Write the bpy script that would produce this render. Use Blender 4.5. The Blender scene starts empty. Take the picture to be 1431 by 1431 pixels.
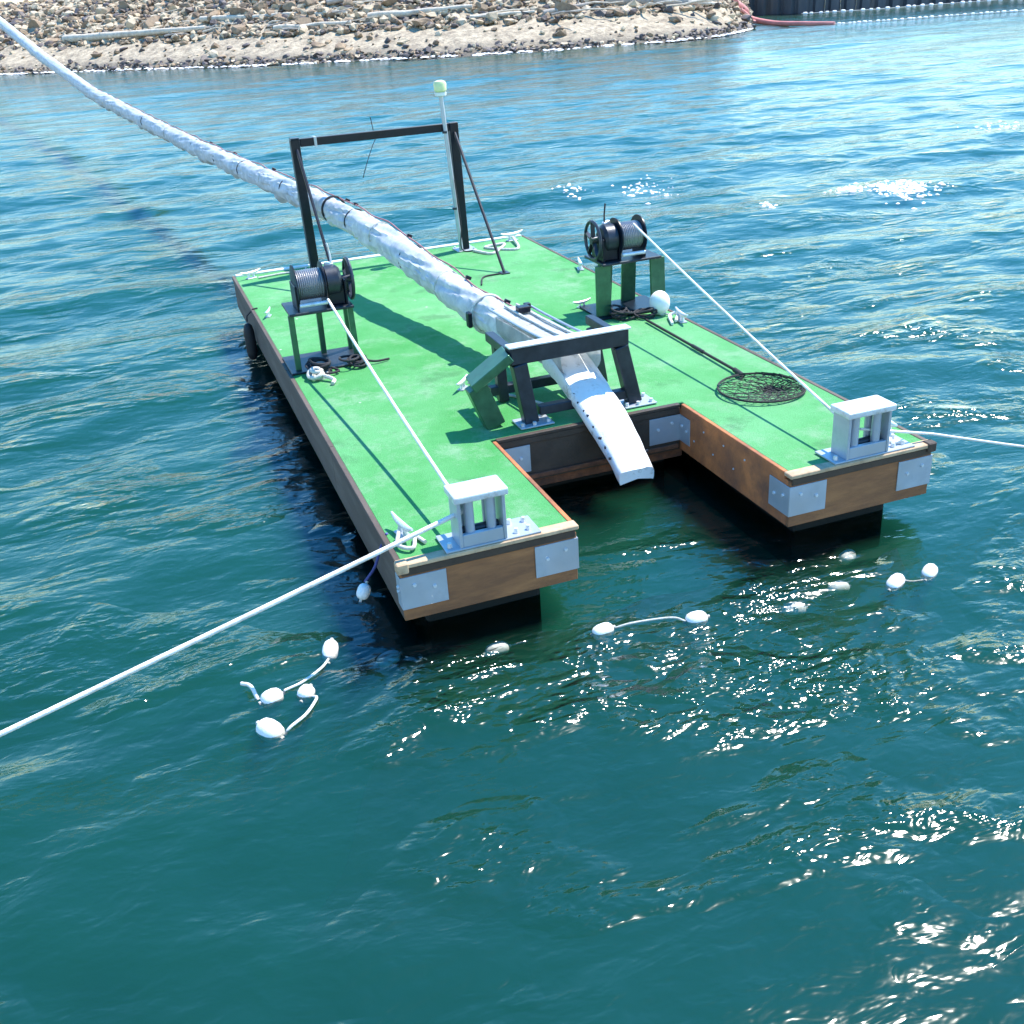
import bpy, bmesh, math, random
import numpy as np
from mathutils import Vector, Matrix, noise
random.seed(11)
SC = bpy.context.scene
COL = SC.collection
# ------------------------------------------------------------------ camera
PITCH, ROLL, YAW = 0.4642, -0.0693, 0.3231
cam_d = bpy.data.cameras.new('camera'); cam = bpy.data.objects.new('camera', cam_d); COL.objects.link(cam)
fw = Vector((math.sin(YAW)*math.cos(PITCH), math.cos(YAW)*math.cos(PITCH), -math.sin(PITCH)))
rt = Vector((math.cos(YAW), -math.sin(YAW), 0)); up = rt.cross(fw)
c_, s_ = math.cos(ROLL), math.sin(ROLL)
r2 = rt*c_ + up*s_; u2 = up*c_ - rt*s_
m = Matrix((r2, u2, -fw)).transposed().to_4x4(); m.translation = (-1.184, -5.9196, 3.9504)
cam.matrix_world = m
cam_d.sensor_width = 36; cam_d.lens = 1.0329*36; cam_d.clip_start = .05; cam_d.clip_end = 3000
SC.camera = cam
# ------------------------------------------------------------------ sky, sun, exposure
SUN_AZ, SUN_EL = math.radians(75), math.radians(60.5)      # azimuth from +Y towards +X
w = bpy.data.worlds.new('World'); SC.world = w; w.use_nodes = True
nt = w.node_tree; bg = nt.nodes['Background']
sky = nt.nodes.new('ShaderNodeTexSky'); sky.sky_type = 'NISHITA'; sky.sun_disc = False
sky.sun_elevation = SUN_EL; sky.sun_rotation = SUN_AZ; sky.air_density = 1.3; sky.dust_density = 0.0; sky.ozone_density = 3.0
hs = nt.nodes.new('ShaderNodeHueSaturation'); hs.inputs['Saturation'].default_value = 1.40      # a deep clear blue day
nt.links.new(sky.outputs[0], hs.inputs['Color']); nt.links.new(hs.outputs[0], bg.inputs[0]); bg.inputs[1].default_value = .15
sd = bpy.data.lights.new('sun', 'SUN'); sd.energy = 3.6; sd.angle = math.radians(.53); sd.color = (1, .93, .82)
sun = bpy.data.objects.new('sun', sd); COL.objects.link(sun)
sv = Vector((math.cos(SUN_EL)*math.sin(SUN_AZ), math.cos(SUN_EL)*math.cos(SUN_AZ), math.sin(SUN_EL)))
sun.rotation_euler = sv.to_track_quat('Z', 'Y').to_euler(); sun.location = (20, 5, 30)
SC.view_settings.view_transform = 'Standard'; SC.view_settings.look = 'None'
SC.view_settings.exposure = 1.36; SC.view_settings.gamma = 1; SC.view_settings.use_curve_mapping = False

# ------------------------------------------------------------------ materials
def mat(name, col, rough=.6, metal=0, var=.25, vscale=6, col2=None, c2scale=2, c2amt=.5, c2hard=.12, bump=0, bscale=30, spec=.5, trans=0, stretch=None):
    M = bpy.data.materials.new(name); M.use_nodes = True
    t = M.node_tree; N = t.nodes; L = t.links; b = N['Principled BSDF']
    tc = N.new('ShaderNodeTexCoord'); out = tc.outputs['Object']
    if stretch:
        mp = N.new('ShaderNodeMapping'); mp.inputs['Scale'].default_value = stretch; L.new(out, mp.inputs[0]); out = mp.outputs[0]
    n1 = N.new('ShaderNodeTexNoise'); n1.inputs['Scale'].default_value = vscale; n1.inputs['Detail'].default_value = 6; n1.inputs['Roughness'].default_value = .65
    L.new(out, n1.inputs['Vector'])
    mr = N.new('ShaderNodeMapRange'); mr.inputs[1].default_value = .3; mr.inputs[2].default_value = .7; mr.inputs[3].default_value = 1-var; mr.inputs[4].default_value = 1+var
    L.new(n1.outputs[0], mr.inputs[0])
    mul = N.new('ShaderNodeMix'); mul.data_type = 'RGBA'; mul.blend_type = 'MULTIPLY'; mul.inputs[0].default_value = 1
    mul.inputs[6].default_value = (*col, 1); L.new(mr.outputs[0], mul.inputs[7]); res = mul.outputs[2]
    if col2:
        n2 = N.new('ShaderNodeTexNoise'); n2.inputs['Scale'].default_value = c2scale; n2.inputs['Detail'].default_value = 8; n2.inputs['Roughness'].default_value = .7
        L.new(out, n2.inputs['Vector'])
        m2 = N.new('ShaderNodeMapRange'); m2.inputs[1].default_value = 1-c2amt-c2hard; m2.inputs[2].default_value = 1-c2amt+c2hard; L.new(n2.outputs[0], m2.inputs[0])
        mx = N.new('ShaderNodeMix'); mx.data_type = 'RGBA'; L.new(m2.outputs[0], mx.inputs[0]); L.new(res, mx.inputs[6]); mx.inputs[7].default_value = (*col2, 1); res = mx.outputs[2]
    L.new(res, b.inputs['Base Color'])
    b.inputs['Roughness'].default_value = rough; b.inputs['Metallic'].default_value = metal; b.inputs['Specular IOR Level'].default_value = spec
    if bump:
        n3 = N.new('ShaderNodeTexNoise'); n3.inputs['Scale'].default_value = bscale; n3.inputs['Detail'].default_value = 5; L.new(out, n3.inputs['Vector'])
        bp = N.new('ShaderNodeBump'); bp.inputs['Strength'].default_value = 1; bp.inputs['Distance'].default_value = bump
        L.new(n3.outputs[0], bp.inputs['Height']); L.new(bp.outputs[0], b.inputs['Normal'])
    if trans:
        tr = N.new('ShaderNodeBsdfTranslucent'); L.new(res, tr.inputs[0])
        ms = N.new('ShaderNodeMixShader'); ms.inputs[0].default_value = trans
        L.new(b.outputs[0], ms.inputs[1]); L.new(tr.outputs[0], ms.inputs[2]); L.new(ms.outputs[0], N['Material Output'].inputs[0])
    return M
MAT = dict(
 ply=mat('brown_plywood', (.31, .125, .045), .7, var=.25, vscale=3, col2=(.19, .075, .03), c2scale=1.7, c2amt=.5, bump=.003, bscale=40, stretch=(1, 1, 5)),
 redply=mat('rusty_red_plywood', (.50, .165, .05), .75, var=.3, vscale=3, col2=(.20, .08, .04), c2scale=2.3, c2amt=.48, bump=.003, bscale=40),
 greyply=mat('weathered_grey_plywood', (.115, .088, .07), .8, var=.3, vscale=2.5, col2=(.07, .05, .04), c2scale=1.4, c2amt=.5, bump=.003, bscale=40, stretch=(1, .5, 4)),
 darkwood=mat('dark_timber', (.05, .032, .022), .6, var=.3, vscale=5, bump=.003, bscale=50),
 trim=mat('tan_timber_trim', (.52, .36, .22), .7, var=.2, vscale=9, col2=(.30, .19, .11), c2scale=5, c2amt=.42, bump=.002, bscale=60),
 whitetrim=mat('white_painted_trim', (.72, .73, .70), .55, var=.12, vscale=8, col2=(.45, .42, .36), c2scale=6, c2amt=.38, bump=.001),
 galv=mat('galvanised_steel', (.43, .48, .55), .42, .45, var=.12, vscale=14, col2=(.36, .37, .38), c2scale=3.5, c2amt=.40, c2hard=.2, bump=.0008, bscale=60),
 alu=mat('bright_aluminium', (.70, .72, .75), .4, .4, var=.12, vscale=12, col2=(.46, .42, .37), c2scale=9, c2amt=.38, c2hard=.1, bump=.0006, bscale=50),
 black=mat('black_painted_steel', (.005, .009, .018), .34, 0, var=.35, vscale=8, col2=(.010, .014, .022), c2scale=6, c2amt=.4, bump=.0008, bscale=50, spec=.3),
 steel=mat('dark_steel', (.035, .042, .055), .4, .5, var=.3, vscale=8, bump=.001, bscale=40),
 legsteel=mat('green_tinted_leg_steel', (.05, .14, .08), .34, .55, var=.25, vscale=9, bump=.0008, bscale=40),  # green reflected from the deck is tinted into the steel colour
 rust=mat('rusty_steel', (.17, .065, .03), .8, 0, var=.4, vscale=14, col2=(.07, .035, .025), c2scale=8, c2amt=.45, bump=.002, bscale=50),
 rubber=mat('black_rubber', (.013, .013, .015), .65, var=.3, vscale=9, bump=.001),
 plastic=mat('black_plastic_float', (.004, .005, .004), .8, var=.3, vscale=4, bump=.001),
 sleeve=mat('white_fabric_sleeve', (.60, .62, .64), .6, var=.18, vscale=7, col2=(.40, .44, .48), c2scale=6, c2amt=.42, c2hard=.12, bump=.006, bscale=16, trans=.25),
 chute=mat('white_plastic_chute', (.74, .73, .71), .5, var=.08, vscale=6, col2=(.42, .39, .34), c2scale=9, c2amt=.38, c2hard=.06, bump=.003, bscale=18),
 rope=mat('white_braided_rope', (.74, .74, .70), .8, var=.18, vscale=4, col2=(.50, .47, .40), c2scale=7, c2amt=.40, bump=.003, bscale=120),
 dirtyrope=mat('dirty_white_rope', (.50, .49, .44), .8, var=.3, vscale=30, bump=.003, bscale=120),
 winder=mat('wound_wire', (.26, .27, .29), .36, .55, var=.2, vscale=6, bump=.002, bscale=30, stretch=(40, 1, 1)),
 blackrope=mat('black_rope', (.02, .02, .024), .8, var=.3, vscale=30, bump=.003, bscale=90),
 pinkrope=mat('faded_red_cord', (.32, .14, .14), .8, var=.3, vscale=20),
 foamfloat=mat('white_foam_float', (.80, .79, .77), .55, var=.07, vscale=9, col2=(.50, .48, .42), c2scale=6, c2amt=.34, bump=.002, bscale=50),
 blueropes=mat('blue_rope', (.05, .06, .22), .8, var=.3, vscale=30),
 lens=mat('yellow_green_lens', (.62, .68, .34), .25, var=.08, vscale=20),
 darknet=mat('dark_green_netting', (.010, .022, .016), .9, var=.4, vscale=3),
 net=mat('black_net_twine', (.018, .018, .016), .8, var=.3, vscale=40),
 rock=mat('riprap_rock', (.34, .245, .155), .9, var=.55, vscale=.9, col2=(.10, .07, .055), c2scale=.7, c2amt=.46, bump=.05, bscale=5),
 darkrock=mat('wet_dark_rock', (.09, .07, .065), .6, var=.5, vscale=1.2, bump=.04, bscale=5),
 palerock=mat('pale_rock', (.48, .385, .265), .9, var=.3, vscale=1.1, bump=.05, bscale=5),
 drift=mat('bleached_driftwood', (.56, .49, .39), .85, var=.25, vscale=2.5, col2=(.36, .29, .22), c2scale=2, c2amt=.4, bump=.02, bscale=9),
 greydrift=mat('grey_driftwood', (.32, .28, .24), .85, var=.3, vscale=2.5, bump=.02, bscale=9),
 pile=mat('dark_sheet_pile', (.075, .085, .10), .6, .1, var=.35, vscale=.5, col2=(.13, .10, .08), c2scale=.5, c2amt=.38, bump=.004, bscale=6, stretch=(1, 1, .25)),
 redboom=mat('faded_red_boom', (.60, .22, .19), .6, var=.25, vscale=1.2, bump=.01, bscale=6),
 boomwhite=mat('white_boom_float', (.75, .76, .76), .5, var=.12, vscale=3),
 foam_glint=mat('foam_and_glint', (.85, .87, .87), .9, var=.06, vscale=3, bump=.02, bscale=12),  # shore foam, and the blobs painted as sun glints
)
def turf_mat():
    M = bpy.data.materials.new('green_turf'); M.use_nodes = True; t = M.node_tree; N = t.nodes; L = t.links; b = N['Principled BSDF']
    tc = N.new('ShaderNodeTexCoord'); co_ = tc.outputs['Object']
    def nz(sc, det=5, ro=.6):
        n = N.new('ShaderNodeTexNoise'); n.inputs['Scale'].default_value = sc; n.inputs['Detail'].default_value = det; n.inputs['Roughness'].default_value = ro; L.new(co_, n.inputs['Vector']); return n.outputs[0]
    def rng(v, a, b_, c=0, d=1):
        m = N.new('ShaderNodeMapRange'); m.inputs[1].default_value = a; m.inputs[2].default_value = b_; m.inputs[3].default_value = c; m.inputs[4].default_value = d; L.new(v, m.inputs[0]); return m.outputs[0]
    def mix(f, A, C, mode='MIX'):
        m = N.new('ShaderNodeMix'); m.data_type = 'RGBA'; m.blend_type = mode
        if isinstance(f, float): m.inputs[0].default_value = f
        else: L.new(f, m.inputs[0])
        for i, q in ((6, A), (7, C)):
            if isinstance(q, tuple): m.inputs[i].default_value = (*q, 1)
            else: L.new(q, m.inputs[i])
        return m.outputs[2]
    c = mix(rng(nz(.8, 6), .35, .65), (.058, .275, .075), (.125, .355, .15))            # sun faded areas
    c = mix(rng(nz(2.6, 8, .75), .50, .68, 0, .75), c, (.21, .36, .22))                    # worn and dusty
    c = mix(rng(nz(1.7, 8, .7), .57, .66, 0, .55), c, (.055, .17, .07))                     # damp marks
    c = mix(1.0, c, rng(nz(190, 3), .25, .75, .62, 1.38), 'MULTIPLY')                      # pile
    v = N.new('ShaderNodeTexVoronoi'); v.inputs['Scale'].default_value = 5.5; L.new(co_, v.inputs['Vector'])
    hit = rng(v.outputs['Distance'], .10, .05); sel = rng(v.outputs['Color'], .86, .88)
    pr = N.new('ShaderNodeMath'); pr.operation = 'MULTIPLY'; L.new(hit, pr.inputs[0]); L.new(sel, pr.inputs[1])
    c = mix(pr.outputs[0], c, (.55, .56, .50))                                              # droppings
    L.new(c, b.inputs['Base Color']); b.inputs['Roughness'].default_value = .9; b.inputs['Specular IOR Level'].default_value = .15
    bp = N.new('ShaderNodeBump'); bp.inputs['Distance'].default_value = .008; L.new(nz(140, 4), bp.inputs['Height']); L.new(bp.outputs[0], b.inputs['Normal'])
    return M
MAT['turf'] = turf_mat()
# beach: gravel / sand band / rubble by height
def beach_mat():
    M = bpy.data.materials.new('beach_gravel'); M.use_nodes = True; t = M.node_tree; N = t.nodes; L = t.links; b = N['Principled BSDF']
    tc = N.new('ShaderNodeTexCoord')
    n = N.new('ShaderNodeTexNoise'); n.inputs['Scale'].default_value = 1.6; n.inputs['Detail'].default_value = 9; n.inputs['Roughness'].default_value = .75
    L.new(tc.outputs['Object'], n.inputs['Vector'])
    r = N.new('ShaderNodeValToRGB'); e = r.color_ramp.elements
    e[0].position = .33; e[0].color = (.15, .115, .08, 1); e[1].position = .62; e[1].color = (.50, .41, .285, 1)
    L.new(n.outputs[0], r.inputs[0])
    sx = N.new('ShaderNodeSeparateXYZ'); L.new(tc.outputs['Object'], sx.inputs[0])
    wet = N.new('ShaderNodeMapRange'); wet.inputs[1].default_value = .1; wet.inputs[2].default_value = .75; L.new(sx.outputs[2], wet.inputs[0])
    mx = N.new('ShaderNodeMix'); mx.data_type = 'RGBA'; mx.inputs[6].default_value = (.12, .10, .075, 1); L.new(wet.outputs[0], mx.inputs[0]); L.new(r.outputs[0], mx.inputs[7])
    L.new(mx.outputs[2], b.inputs['Base Color']); b.inputs['Roughness'].default_value = .9
    bp = N.new('ShaderNodeBump'); bp.inputs['Distance'].default_value = .12; n4 = N.new('ShaderNodeTexNoise'); n4.inputs['Scale'].default_value = 4; n4.inputs['Detail'].default_value = 6
    L.new(tc.outputs['Object'], n4.inputs['Vector']); L.new(n4.outputs[0], bp.inputs['Height']); L.new(bp.outputs[0], b.inputs['Normal'])
    return M
MAT['beach'] = beach_mat()
def water_mat():
    M = bpy.data.materials.new('sea_water'); M.use_nodes = True; t = M.node_tree; N = t.nodes; L = t.links
    N.remove(N['Principled BSDF']); out = N['Material Output']
    tc = N.new('ShaderNodeTexCoord')
    def nz(scale, rot, sc, det, rough=.55):
        mp = N.new('ShaderNodeMapping'); mp.inputs['Rotation'].default_value = (0, 0, rot); mp.inputs['Scale'].default_value = sc
        L.new(tc.outputs['Object'], mp.inputs[0])
        n = N.new('ShaderNodeTexNoise'); n.inputs['Scale'].default_value = scale; n.inputs['Detail'].default_value = det; n.inputs['Roughness'].default_value = rough
        n.inputs['Distortion'].default_value = .4
        L.new(mp.outputs[0], n.inputs['Vector']); return n
    a = nz(1.1, .35, (.55, 1.25, 1), 3); b = nz(4.2, .15, (.6, 1.2, 1), 3); c = nz(8, .5, (.75, 1.15, 1), 2)
    # ruffled and calm patches
    pz = nz(.95, .2, (.6, 1.1, 1), 3); pm0 = N.new('ShaderNodeMapRange'); pm0.inputs[1].default_value = .50; pm0.inputs[2].default_value = .68; pm0.inputs[3].default_value = .38; pm0.inputs[4].default_value = 1.85; L.new(pz.outputs[0], pm0.inputs[0])
    # water stirred up along the float line in front of the raft
    mpn = N.new('ShaderNodeMapping'); mpn.vector_type = 'TEXTURE'; mpn.inputs['Location'].default_value = (1.45, -1.1, 0); mpn.inputs['Rotation'].default_value = (0, 0, -.45); mpn.inputs['Scale'].default_value = (2.5, .72, 3)
    L.new(tc.outputs['Object'], mpn.inputs[0]); ln_ = N.new('ShaderNodeVectorMath'); ln_.operation = 'LENGTH'; L.new(mpn.outputs[0], ln_.inputs[0])
    st = N.new('ShaderNodeMapRange'); st.interpolation_type = 'SMOOTHSTEP'; st.inputs[1].default_value = 1.15; st.inputs[2].default_value = .25; st.inputs[3].default_value = 0; st.inputs[4].default_value = 1.7; L.new(ln_.outputs['Value'], st.inputs[0])
    pz2 = nz(2.2, .1, (.6, 1.1, 1), 3); sm = N.new('ShaderNodeMapRange'); sm.inputs[1].default_value = .45; sm.inputs[2].default_value = .62; L.new(pz2.outputs[0], sm.inputs[0])
    sx_ = N.new('ShaderNodeMath'); sx_.operation = 'MULTIPLY'; L.new(st.outputs[0], sx_.inputs[0]); L.new(sm.outputs[0], sx_.inputs[1])
    pm = N.new('ShaderNodeMath'); pm.operation = 'ADD'; L.new(pm0.outputs[0], pm.inputs[0]); L.new(sx_.outputs[0], pm.inputs[1])
    def mulv(n, d):
        q = N.new('ShaderNodeMath'); q.operation = 'MULTIPLY'; L.new(n.outputs[0], q.inputs[0]); q.inputs[1].default_value = d; return q
    def add(p, q):
        s = N.new('ShaderNodeMath'); s.operation = 'ADD'; L.new(p.outputs[0], s.inputs[0]); L.new(q.outputs[0], s.inputs[1]); return s
    fine = add(mulv(b, .046), mulv(c, .023))
    fm0 = N.new('ShaderNodeMath'); fm0.operation = 'MULTIPLY'; L.new(fine.outputs[0], fm0.inputs[0]); L.new(pm.outputs[0], fm0.inputs[1])
    sy = N.new('ShaderNodeSeparateXYZ'); L.new(tc.outputs['Object'], sy.inputs[0])
    oy = N.new('ShaderNodeMapRange'); oy.inputs[1].default_value = 2; oy.inputs[2].default_value = 16; oy.inputs[3].default_value = 1; oy.inputs[4].default_value = .42; L.new(sy.outputs[1], oy.inputs[0])
    fm = N.new('ShaderNodeMath'); fm.operation = 'MULTIPLY'; L.new(fm0.outputs[0], fm.inputs[0]); L.new(oy.outputs[0], fm.inputs[1])
    h = add(mulv(a, .055), fm)
    bp = N.new('ShaderNodeBump'); bp.inputs['Strength'].default_value = 1; bp.inputs['Distance'].default_value = 1; L.new(h.outputs[0], bp.inputs['Height'])
    # clear surface over a turbid green body of water
    tr = N.new('ShaderNodeBsdfTransparent')
    vs = N.new('ShaderNodeVolumeScatter'); vs.inputs['Color'].default_value = (.026, .218, .130, 1); vs.inputs['Density'].default_value = 1.95
    va = N.new('ShaderNodeVolumeAbsorption'); va.inputs['Color'].default_value = (0, .38, .36, 1); va.inputs['Density'].default_value = 1.55
    vv = N.new('ShaderNodeAddShader'); L.new(vs.outputs[0], vv.inputs[0]); L.new(va.outputs[0], vv.inputs[1]); L.new(vv.outputs[0], out.inputs['Volume'])
    gl = N.new('ShaderNodeBsdfGlossy'); gl.inputs['Roughness'].default_value = .125; L.new(bp.outputs[0], gl.inputs['Normal'])
    fr = N.new('ShaderNodeFresnel'); fr.inputs[0].default_value = 1.62; L.new(bp.outputs[0], fr.inputs['Normal'])
    m2 = N.new('ShaderNodeMixShader'); L.new(fr.outputs[0], m2.inputs[0]); L.new(tr.outputs[0], m2.inputs[1]); L.new(gl.outputs[0], m2.inputs[2])
    L.new(m2.outputs[0], out.inputs[0])
    return M
MAT['water'] = water_mat()
MAT['floor'] = mat('dark_sea_floor', (.01, .03, .02), .9, var=.45, vscale=.35, col2=(.008, .045, .03), c2scale=.45, c2amt=.42)

# ------------------------------------------------------------------ object helpers
ROOTS = {}
def link_mesh(name, me, material, parent=None):
    o = bpy.data.objects.new(name, me); COL.objects.link(o)
    me.materials.clear(); me.materials.append(MAT[material])
    if parent is not None: o.parent = parent
    return o
def rootloc(p):
    while p.parent is not None: p = p.parent
    return Vector(p.location)
def obj(name, bm, material, parent=None, bevel=0, seg=1, smooth=False, origin=None):
    """finish a bmesh built in world coordinates as ONE mesh object"""
    if bevel: bmesh.ops.bevel(bm, geom=[e for e in bm.edges if e.is_manifold and e.calc_face_angle(0) > .5], offset=bevel, segments=seg, affect='EDGES', profile=.6)
    bmesh.ops.recalc_face_normals(bm, faces=bm.faces)
    me = bpy.data.meshes.new(name); bm.to_mesh(me); bm.free()
    off = rootloc(parent) if parent is not None else (Vector(origin) if origin else None)
    if off is not None: me.transform(Matrix.Translation(-off))
    if smooth: me.polygons.foreach_set('use_smooth', [True]*len(me.polygons)); 
    o = link_mesh(name, me, material, parent)
    if smooth: 
        try: me.set_sharp_from_angle(angle=math.radians(42))
        except Exception: pass
    if parent is None and origin: o.location = origin
    return o
def tag(o, label, cat, group=None):
    o['label'] = label; o['category'] = cat
    if group: o['group'] = group
    return o
def thing(name, loc, label, cat, group=None):
    o = bpy.data.objects.new(name, None); COL.objects.link(o); o.location = loc; o.empty_display_size = .1
    return tag(o, label, cat, group)
def struct(o, kind='structure'): o['kind'] = kind; return o
def copy_tree(o, parent=None):
    c = o.copy(); COL.objects.link(c); c.parent = parent
    for ch in list(o.children): copy_tree(ch, c)
    return c
B = bmesh.new
V = Vector
def box(bm, c, s, M=None):
    mm = Matrix.Translation(c) @ (M.to_4x4() if M else Matrix.Identity(4)) @ Matrix.Diagonal((*s, 1))
    bmesh.ops.create_cube(bm, size=1, matrix=mm); return bm
def bx(x0, x1, y0, y1, z0, z1, bm=None):
    return box(bm or B(), ((x0+x1)/2, (y0+y1)/2, (z0+z1)/2), (x1-x0, y1-y0, z1-z0))
def frame_z(d):
    return V(d).normalized().to_track_quat('Z', 'X').to_matrix()
def cyl(bm, a, b, r, r2=None, seg=16):
    a, b = V(a), V(b); d = b-a
    bmesh.ops.create_cone(bm, cap_ends=True, segments=seg, radius1=r, radius2=r if r2 is None else r2, depth=d.length,
        matrix=Matrix.Translation((a+b)/2) @ frame_z(d).to_4x4()); return bm
def beam(bm, a, b, w, h, upv=(0, 0, 1)):
    """rectangular bar from a to b, w across, h along up"""
    a, b = V(a), V(b); d = (b-a).normalized(); x = d.cross(V(upv)).normalized(); z = x.cross(d)
    M = Matrix((x, d, z)).transposed(); return box(bm, (a+b)/2, (w, (b-a).length, h), M)
def tube(bm, pts, r, seg=8, closed=False, rf=None):
    pts = [V(p) for p in pts]; n = len(pts); rings = []; pn = None
    for i, p in enumerate(pts):
        if closed: d = (pts[(i+1) % n]-pts[i-1]).normalized()
        else: d = (pts[min(i+1, n-1)]-pts[max(i-1, 0)]).normalized()
        if pn is None: pn = d.orthogonal().normalized()
        pn = (pn-d*pn.dot(d)).normalized(); q = d.cross(pn)
        rr = rf(i/(n-1)) if rf else r
        rings.append([bm.verts.new(p+(pn*math.cos(2*math.pi*k/seg)+q*math.sin(2*math.pi*k/seg))*rr) for k in range(seg)])
    for i in range(n if closed else n-1):
        A, C = rings[i], rings[(i+1) % n]
        for k in range(seg): bm.faces.new((A[k], A[(k+1) % seg], C[(k+1) % seg], C[k]))
    if not closed: bm.faces.new(rings[0][::-1]); bm.faces.new(rings[-1])
    return bm
def ell(bm, c, r, M=None, sub=3):
    bmesh.ops.create_icosphere(bm, subdivisions=sub, radius=1, matrix=Matrix.Translation(c) @ (M.to_4x4() if M else Matrix.Identity(4)) @ Matrix.Diagonal((*r, 1))); return bm
def lathe(bm, a, axis, prof, seg=24):
    """prof: list of (distance along axis, radius)"""
    a = V(a); F = frame_z(axis); rings = []
    for t, r in prof:
        rings.append([bm.verts.new(a+F @ V((r*math.cos(2*math.pi*k/seg), r*math.sin(2*math.pi*k/seg), t))) for k in range(seg)])
    for A, C in zip(rings, rings[1:]):
        for k in range(seg): bm.faces.new((A[k], A[(k+1) % seg], C[(k+1) % seg], C[k]))
    bm.faces.new(rings[0][::-1]); bm.faces.new(rings[-1]); return bm
def ring(c, axis, r, n=32, wob=0, seed=0, ry=None):
    F = frame_z(axis); rd = random.Random(seed); ph = [rd.uniform(0, 6.3) for _ in range(3)]
    out = []
    for k in range(n):
        a = 2*math.pi*k/n; q = 1+wob*(math.sin(2*a+ph[0])+.6*math.sin(3*a+ph[1]))
        out.append(V(c)+F @ V((r*q*math.cos(a), (ry or r)*q*math.sin(a), wob*r*.4*math.sin(a+ph[2]))))
    return out
def sag(a, b, s, n=24):
    a, b = V(a), V(b); return [a.lerp(b, i/n)-V((0, 0, s*4*(i/n)*(1-i/n))) for i in range(n+1)]
def spline(P, n=8):
    P = [V(p) for p in P]; Q = [P[0]*2-P[1]]+P+[P[-1]*2-P[-2]]; out = []
    for i in range(1, len(Q)-2):
        for k in range(n):
            t = k/n; p0, p1, p2, p3 = Q[i-1:i+3]
            out.append(.5*((2*p1)+(p2-p0)*t+(2*p0-5*p1+4*p2-p3)*t*t+(3*p1-p0-3*p2+p3)*t**3))
    out.append(P[-1]); return out

# ------------------------------------------------------------------ water
D, W, L, PW, ND, FH = .62, 4.2, 8.8, 1.25, 1.67, .425
rs = np.random.RandomState(5)
WV = []
base_dir = math.radians(262)                     # chop runs towards the camera
for lam, amp, n, spread in ((6.5, .030, 5, .35), (3.6, .030, 8, .45), (2.0, .028, 12, .6), (1.15, .017, 16, .75), (.62, .0065, 20, .95)):
    for _ in range(n):
        l = lam*rs.uniform(.72, 1.35); th = base_dir+rs.normal(0, spread); k = 2*math.pi/l
        WV.append((k*math.cos(th), k*math.sin(th), amp*rs.uniform(.5, 1.3)*(2/n)**.5, rs.uniform(0, 6.28), l))
def wave(x, y, dx=None):
    x = np.asarray(x, float); y = np.asarray(y, float); z = np.zeros_like(x)
    far = 1/(1+np.exp(-(y-5+.12*x)/2.5)); calm = .80+0*far; calm_s = .80-.34*far
    lee = 1/(1+np.exp(-(x+.6)*1.6))*1/(1+np.exp((y+.2)*1.4))          # sheltered water in front of the raft
    calm = calm*(1-.58*lee); calm_s = calm_s*(1-.58*lee)
    for kx, ky, a, p, l in WV:
        f = 1.0 if dx is None else np.clip((l/dx-2.5)/3.0, 0, 1)
        s = np.sin(kx*x+ky*y+p)
        z = z+a*f*(s+.28*(s*s-.5))*(calm if l > 2.9 else calm_s)
    d = np.sqrt(np.maximum(np.abs(x-W/2)-W/2, 0)**2+np.maximum(np.abs(y-L/2)-L/2, 0)**2)
    return z*(.35+.65*np.clip(d/2.5, 0, 1))
def graded(a0, a1, step, lo, hi, gr):
    v = list(np.arange(a0, a1, step)); s = step; x = v[-1]
    while x < hi: s *= gr; x += s; v.append(x)
    s = step; x = v[0]; pre = []
    while x > lo: s *= gr; x -= s; pre.append(x)
    return np.array(pre[::-1]+v)
xs = graded(-7, 17, .062, -420, 600, 1.035); ys = graded(-4.2, 24, .062, -60, 900, 1.022)
dxs = np.gradient(xs); dys = np.gradient(ys)
X, Y = np.meshgrid(xs, ys); DX = np.maximum(*np.meshgrid(dxs, dys))
Z = wave(X, Y, DX)
nx, ny = len(xs), len(ys)
co = np.stack([X, Y, Z], -1).reshape(-1, 3).astype(np.float32)
i0 = (np.arange(ny-1)[:, None]*nx+np.arange(nx-1)[None, :]).ravel()
faces = np.stack([i0, i0+1, i0+nx+1, i0+nx], -1).astype(np.int32)
# sides and bottom, so that the water is a closed body
rim = np.concatenate([np.arange(nx), np.arange(1, ny)*nx+nx-1, (ny-1)*nx+np.arange(nx-2, -1, -1), np.arange(ny-2, 0, -1)*nx])
low = co[rim].copy(); low[:, 2] = -12; n0 = len(co); k_ = np.arange(len(rim)); k2 = (k_+1) % len(rim)
sides = np.stack([rim[k_], n0+k_, n0+k2, rim[k2]], -1).astype(np.int32)
cor = n0+np.array([0, (nx-1)+(ny-1)+(nx-1), (nx-1)+(ny-1), nx-1])
co = np.concatenate([co, low])
faces = np.concatenate([faces, sides, cor[None, :].astype(np.int32)])
me = bpy.data.meshes.new('sea_water'); me.vertices.add(len(co)); me.vertices.foreach_set('co', co.ravel())
me.loops.add(faces.size); me.loops.foreach_set('vertex_index', faces.ravel()); me.polygons.add(len(faces))
me.polygons.foreach_set('loop_start', np.arange(0, faces.size, 4, dtype=np.int32)); me.polygons.foreach_set('use_smooth', np.ones(len(faces), bool))
me.update(calc_edges=True); me.validate()
struct(link_mesh('sea_water', me, 'water'))
fb = B(); bmesh.ops.create_grid(fb, x_segments=4, y_segments=4, size=700, matrix=Matrix.Translation((80, 300, -11.0)))
struct(obj('sea_floor', fb, 'floor'))
def wz(x, y): return float(wave(np.array([x]), np.array([y]))[0])

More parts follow.
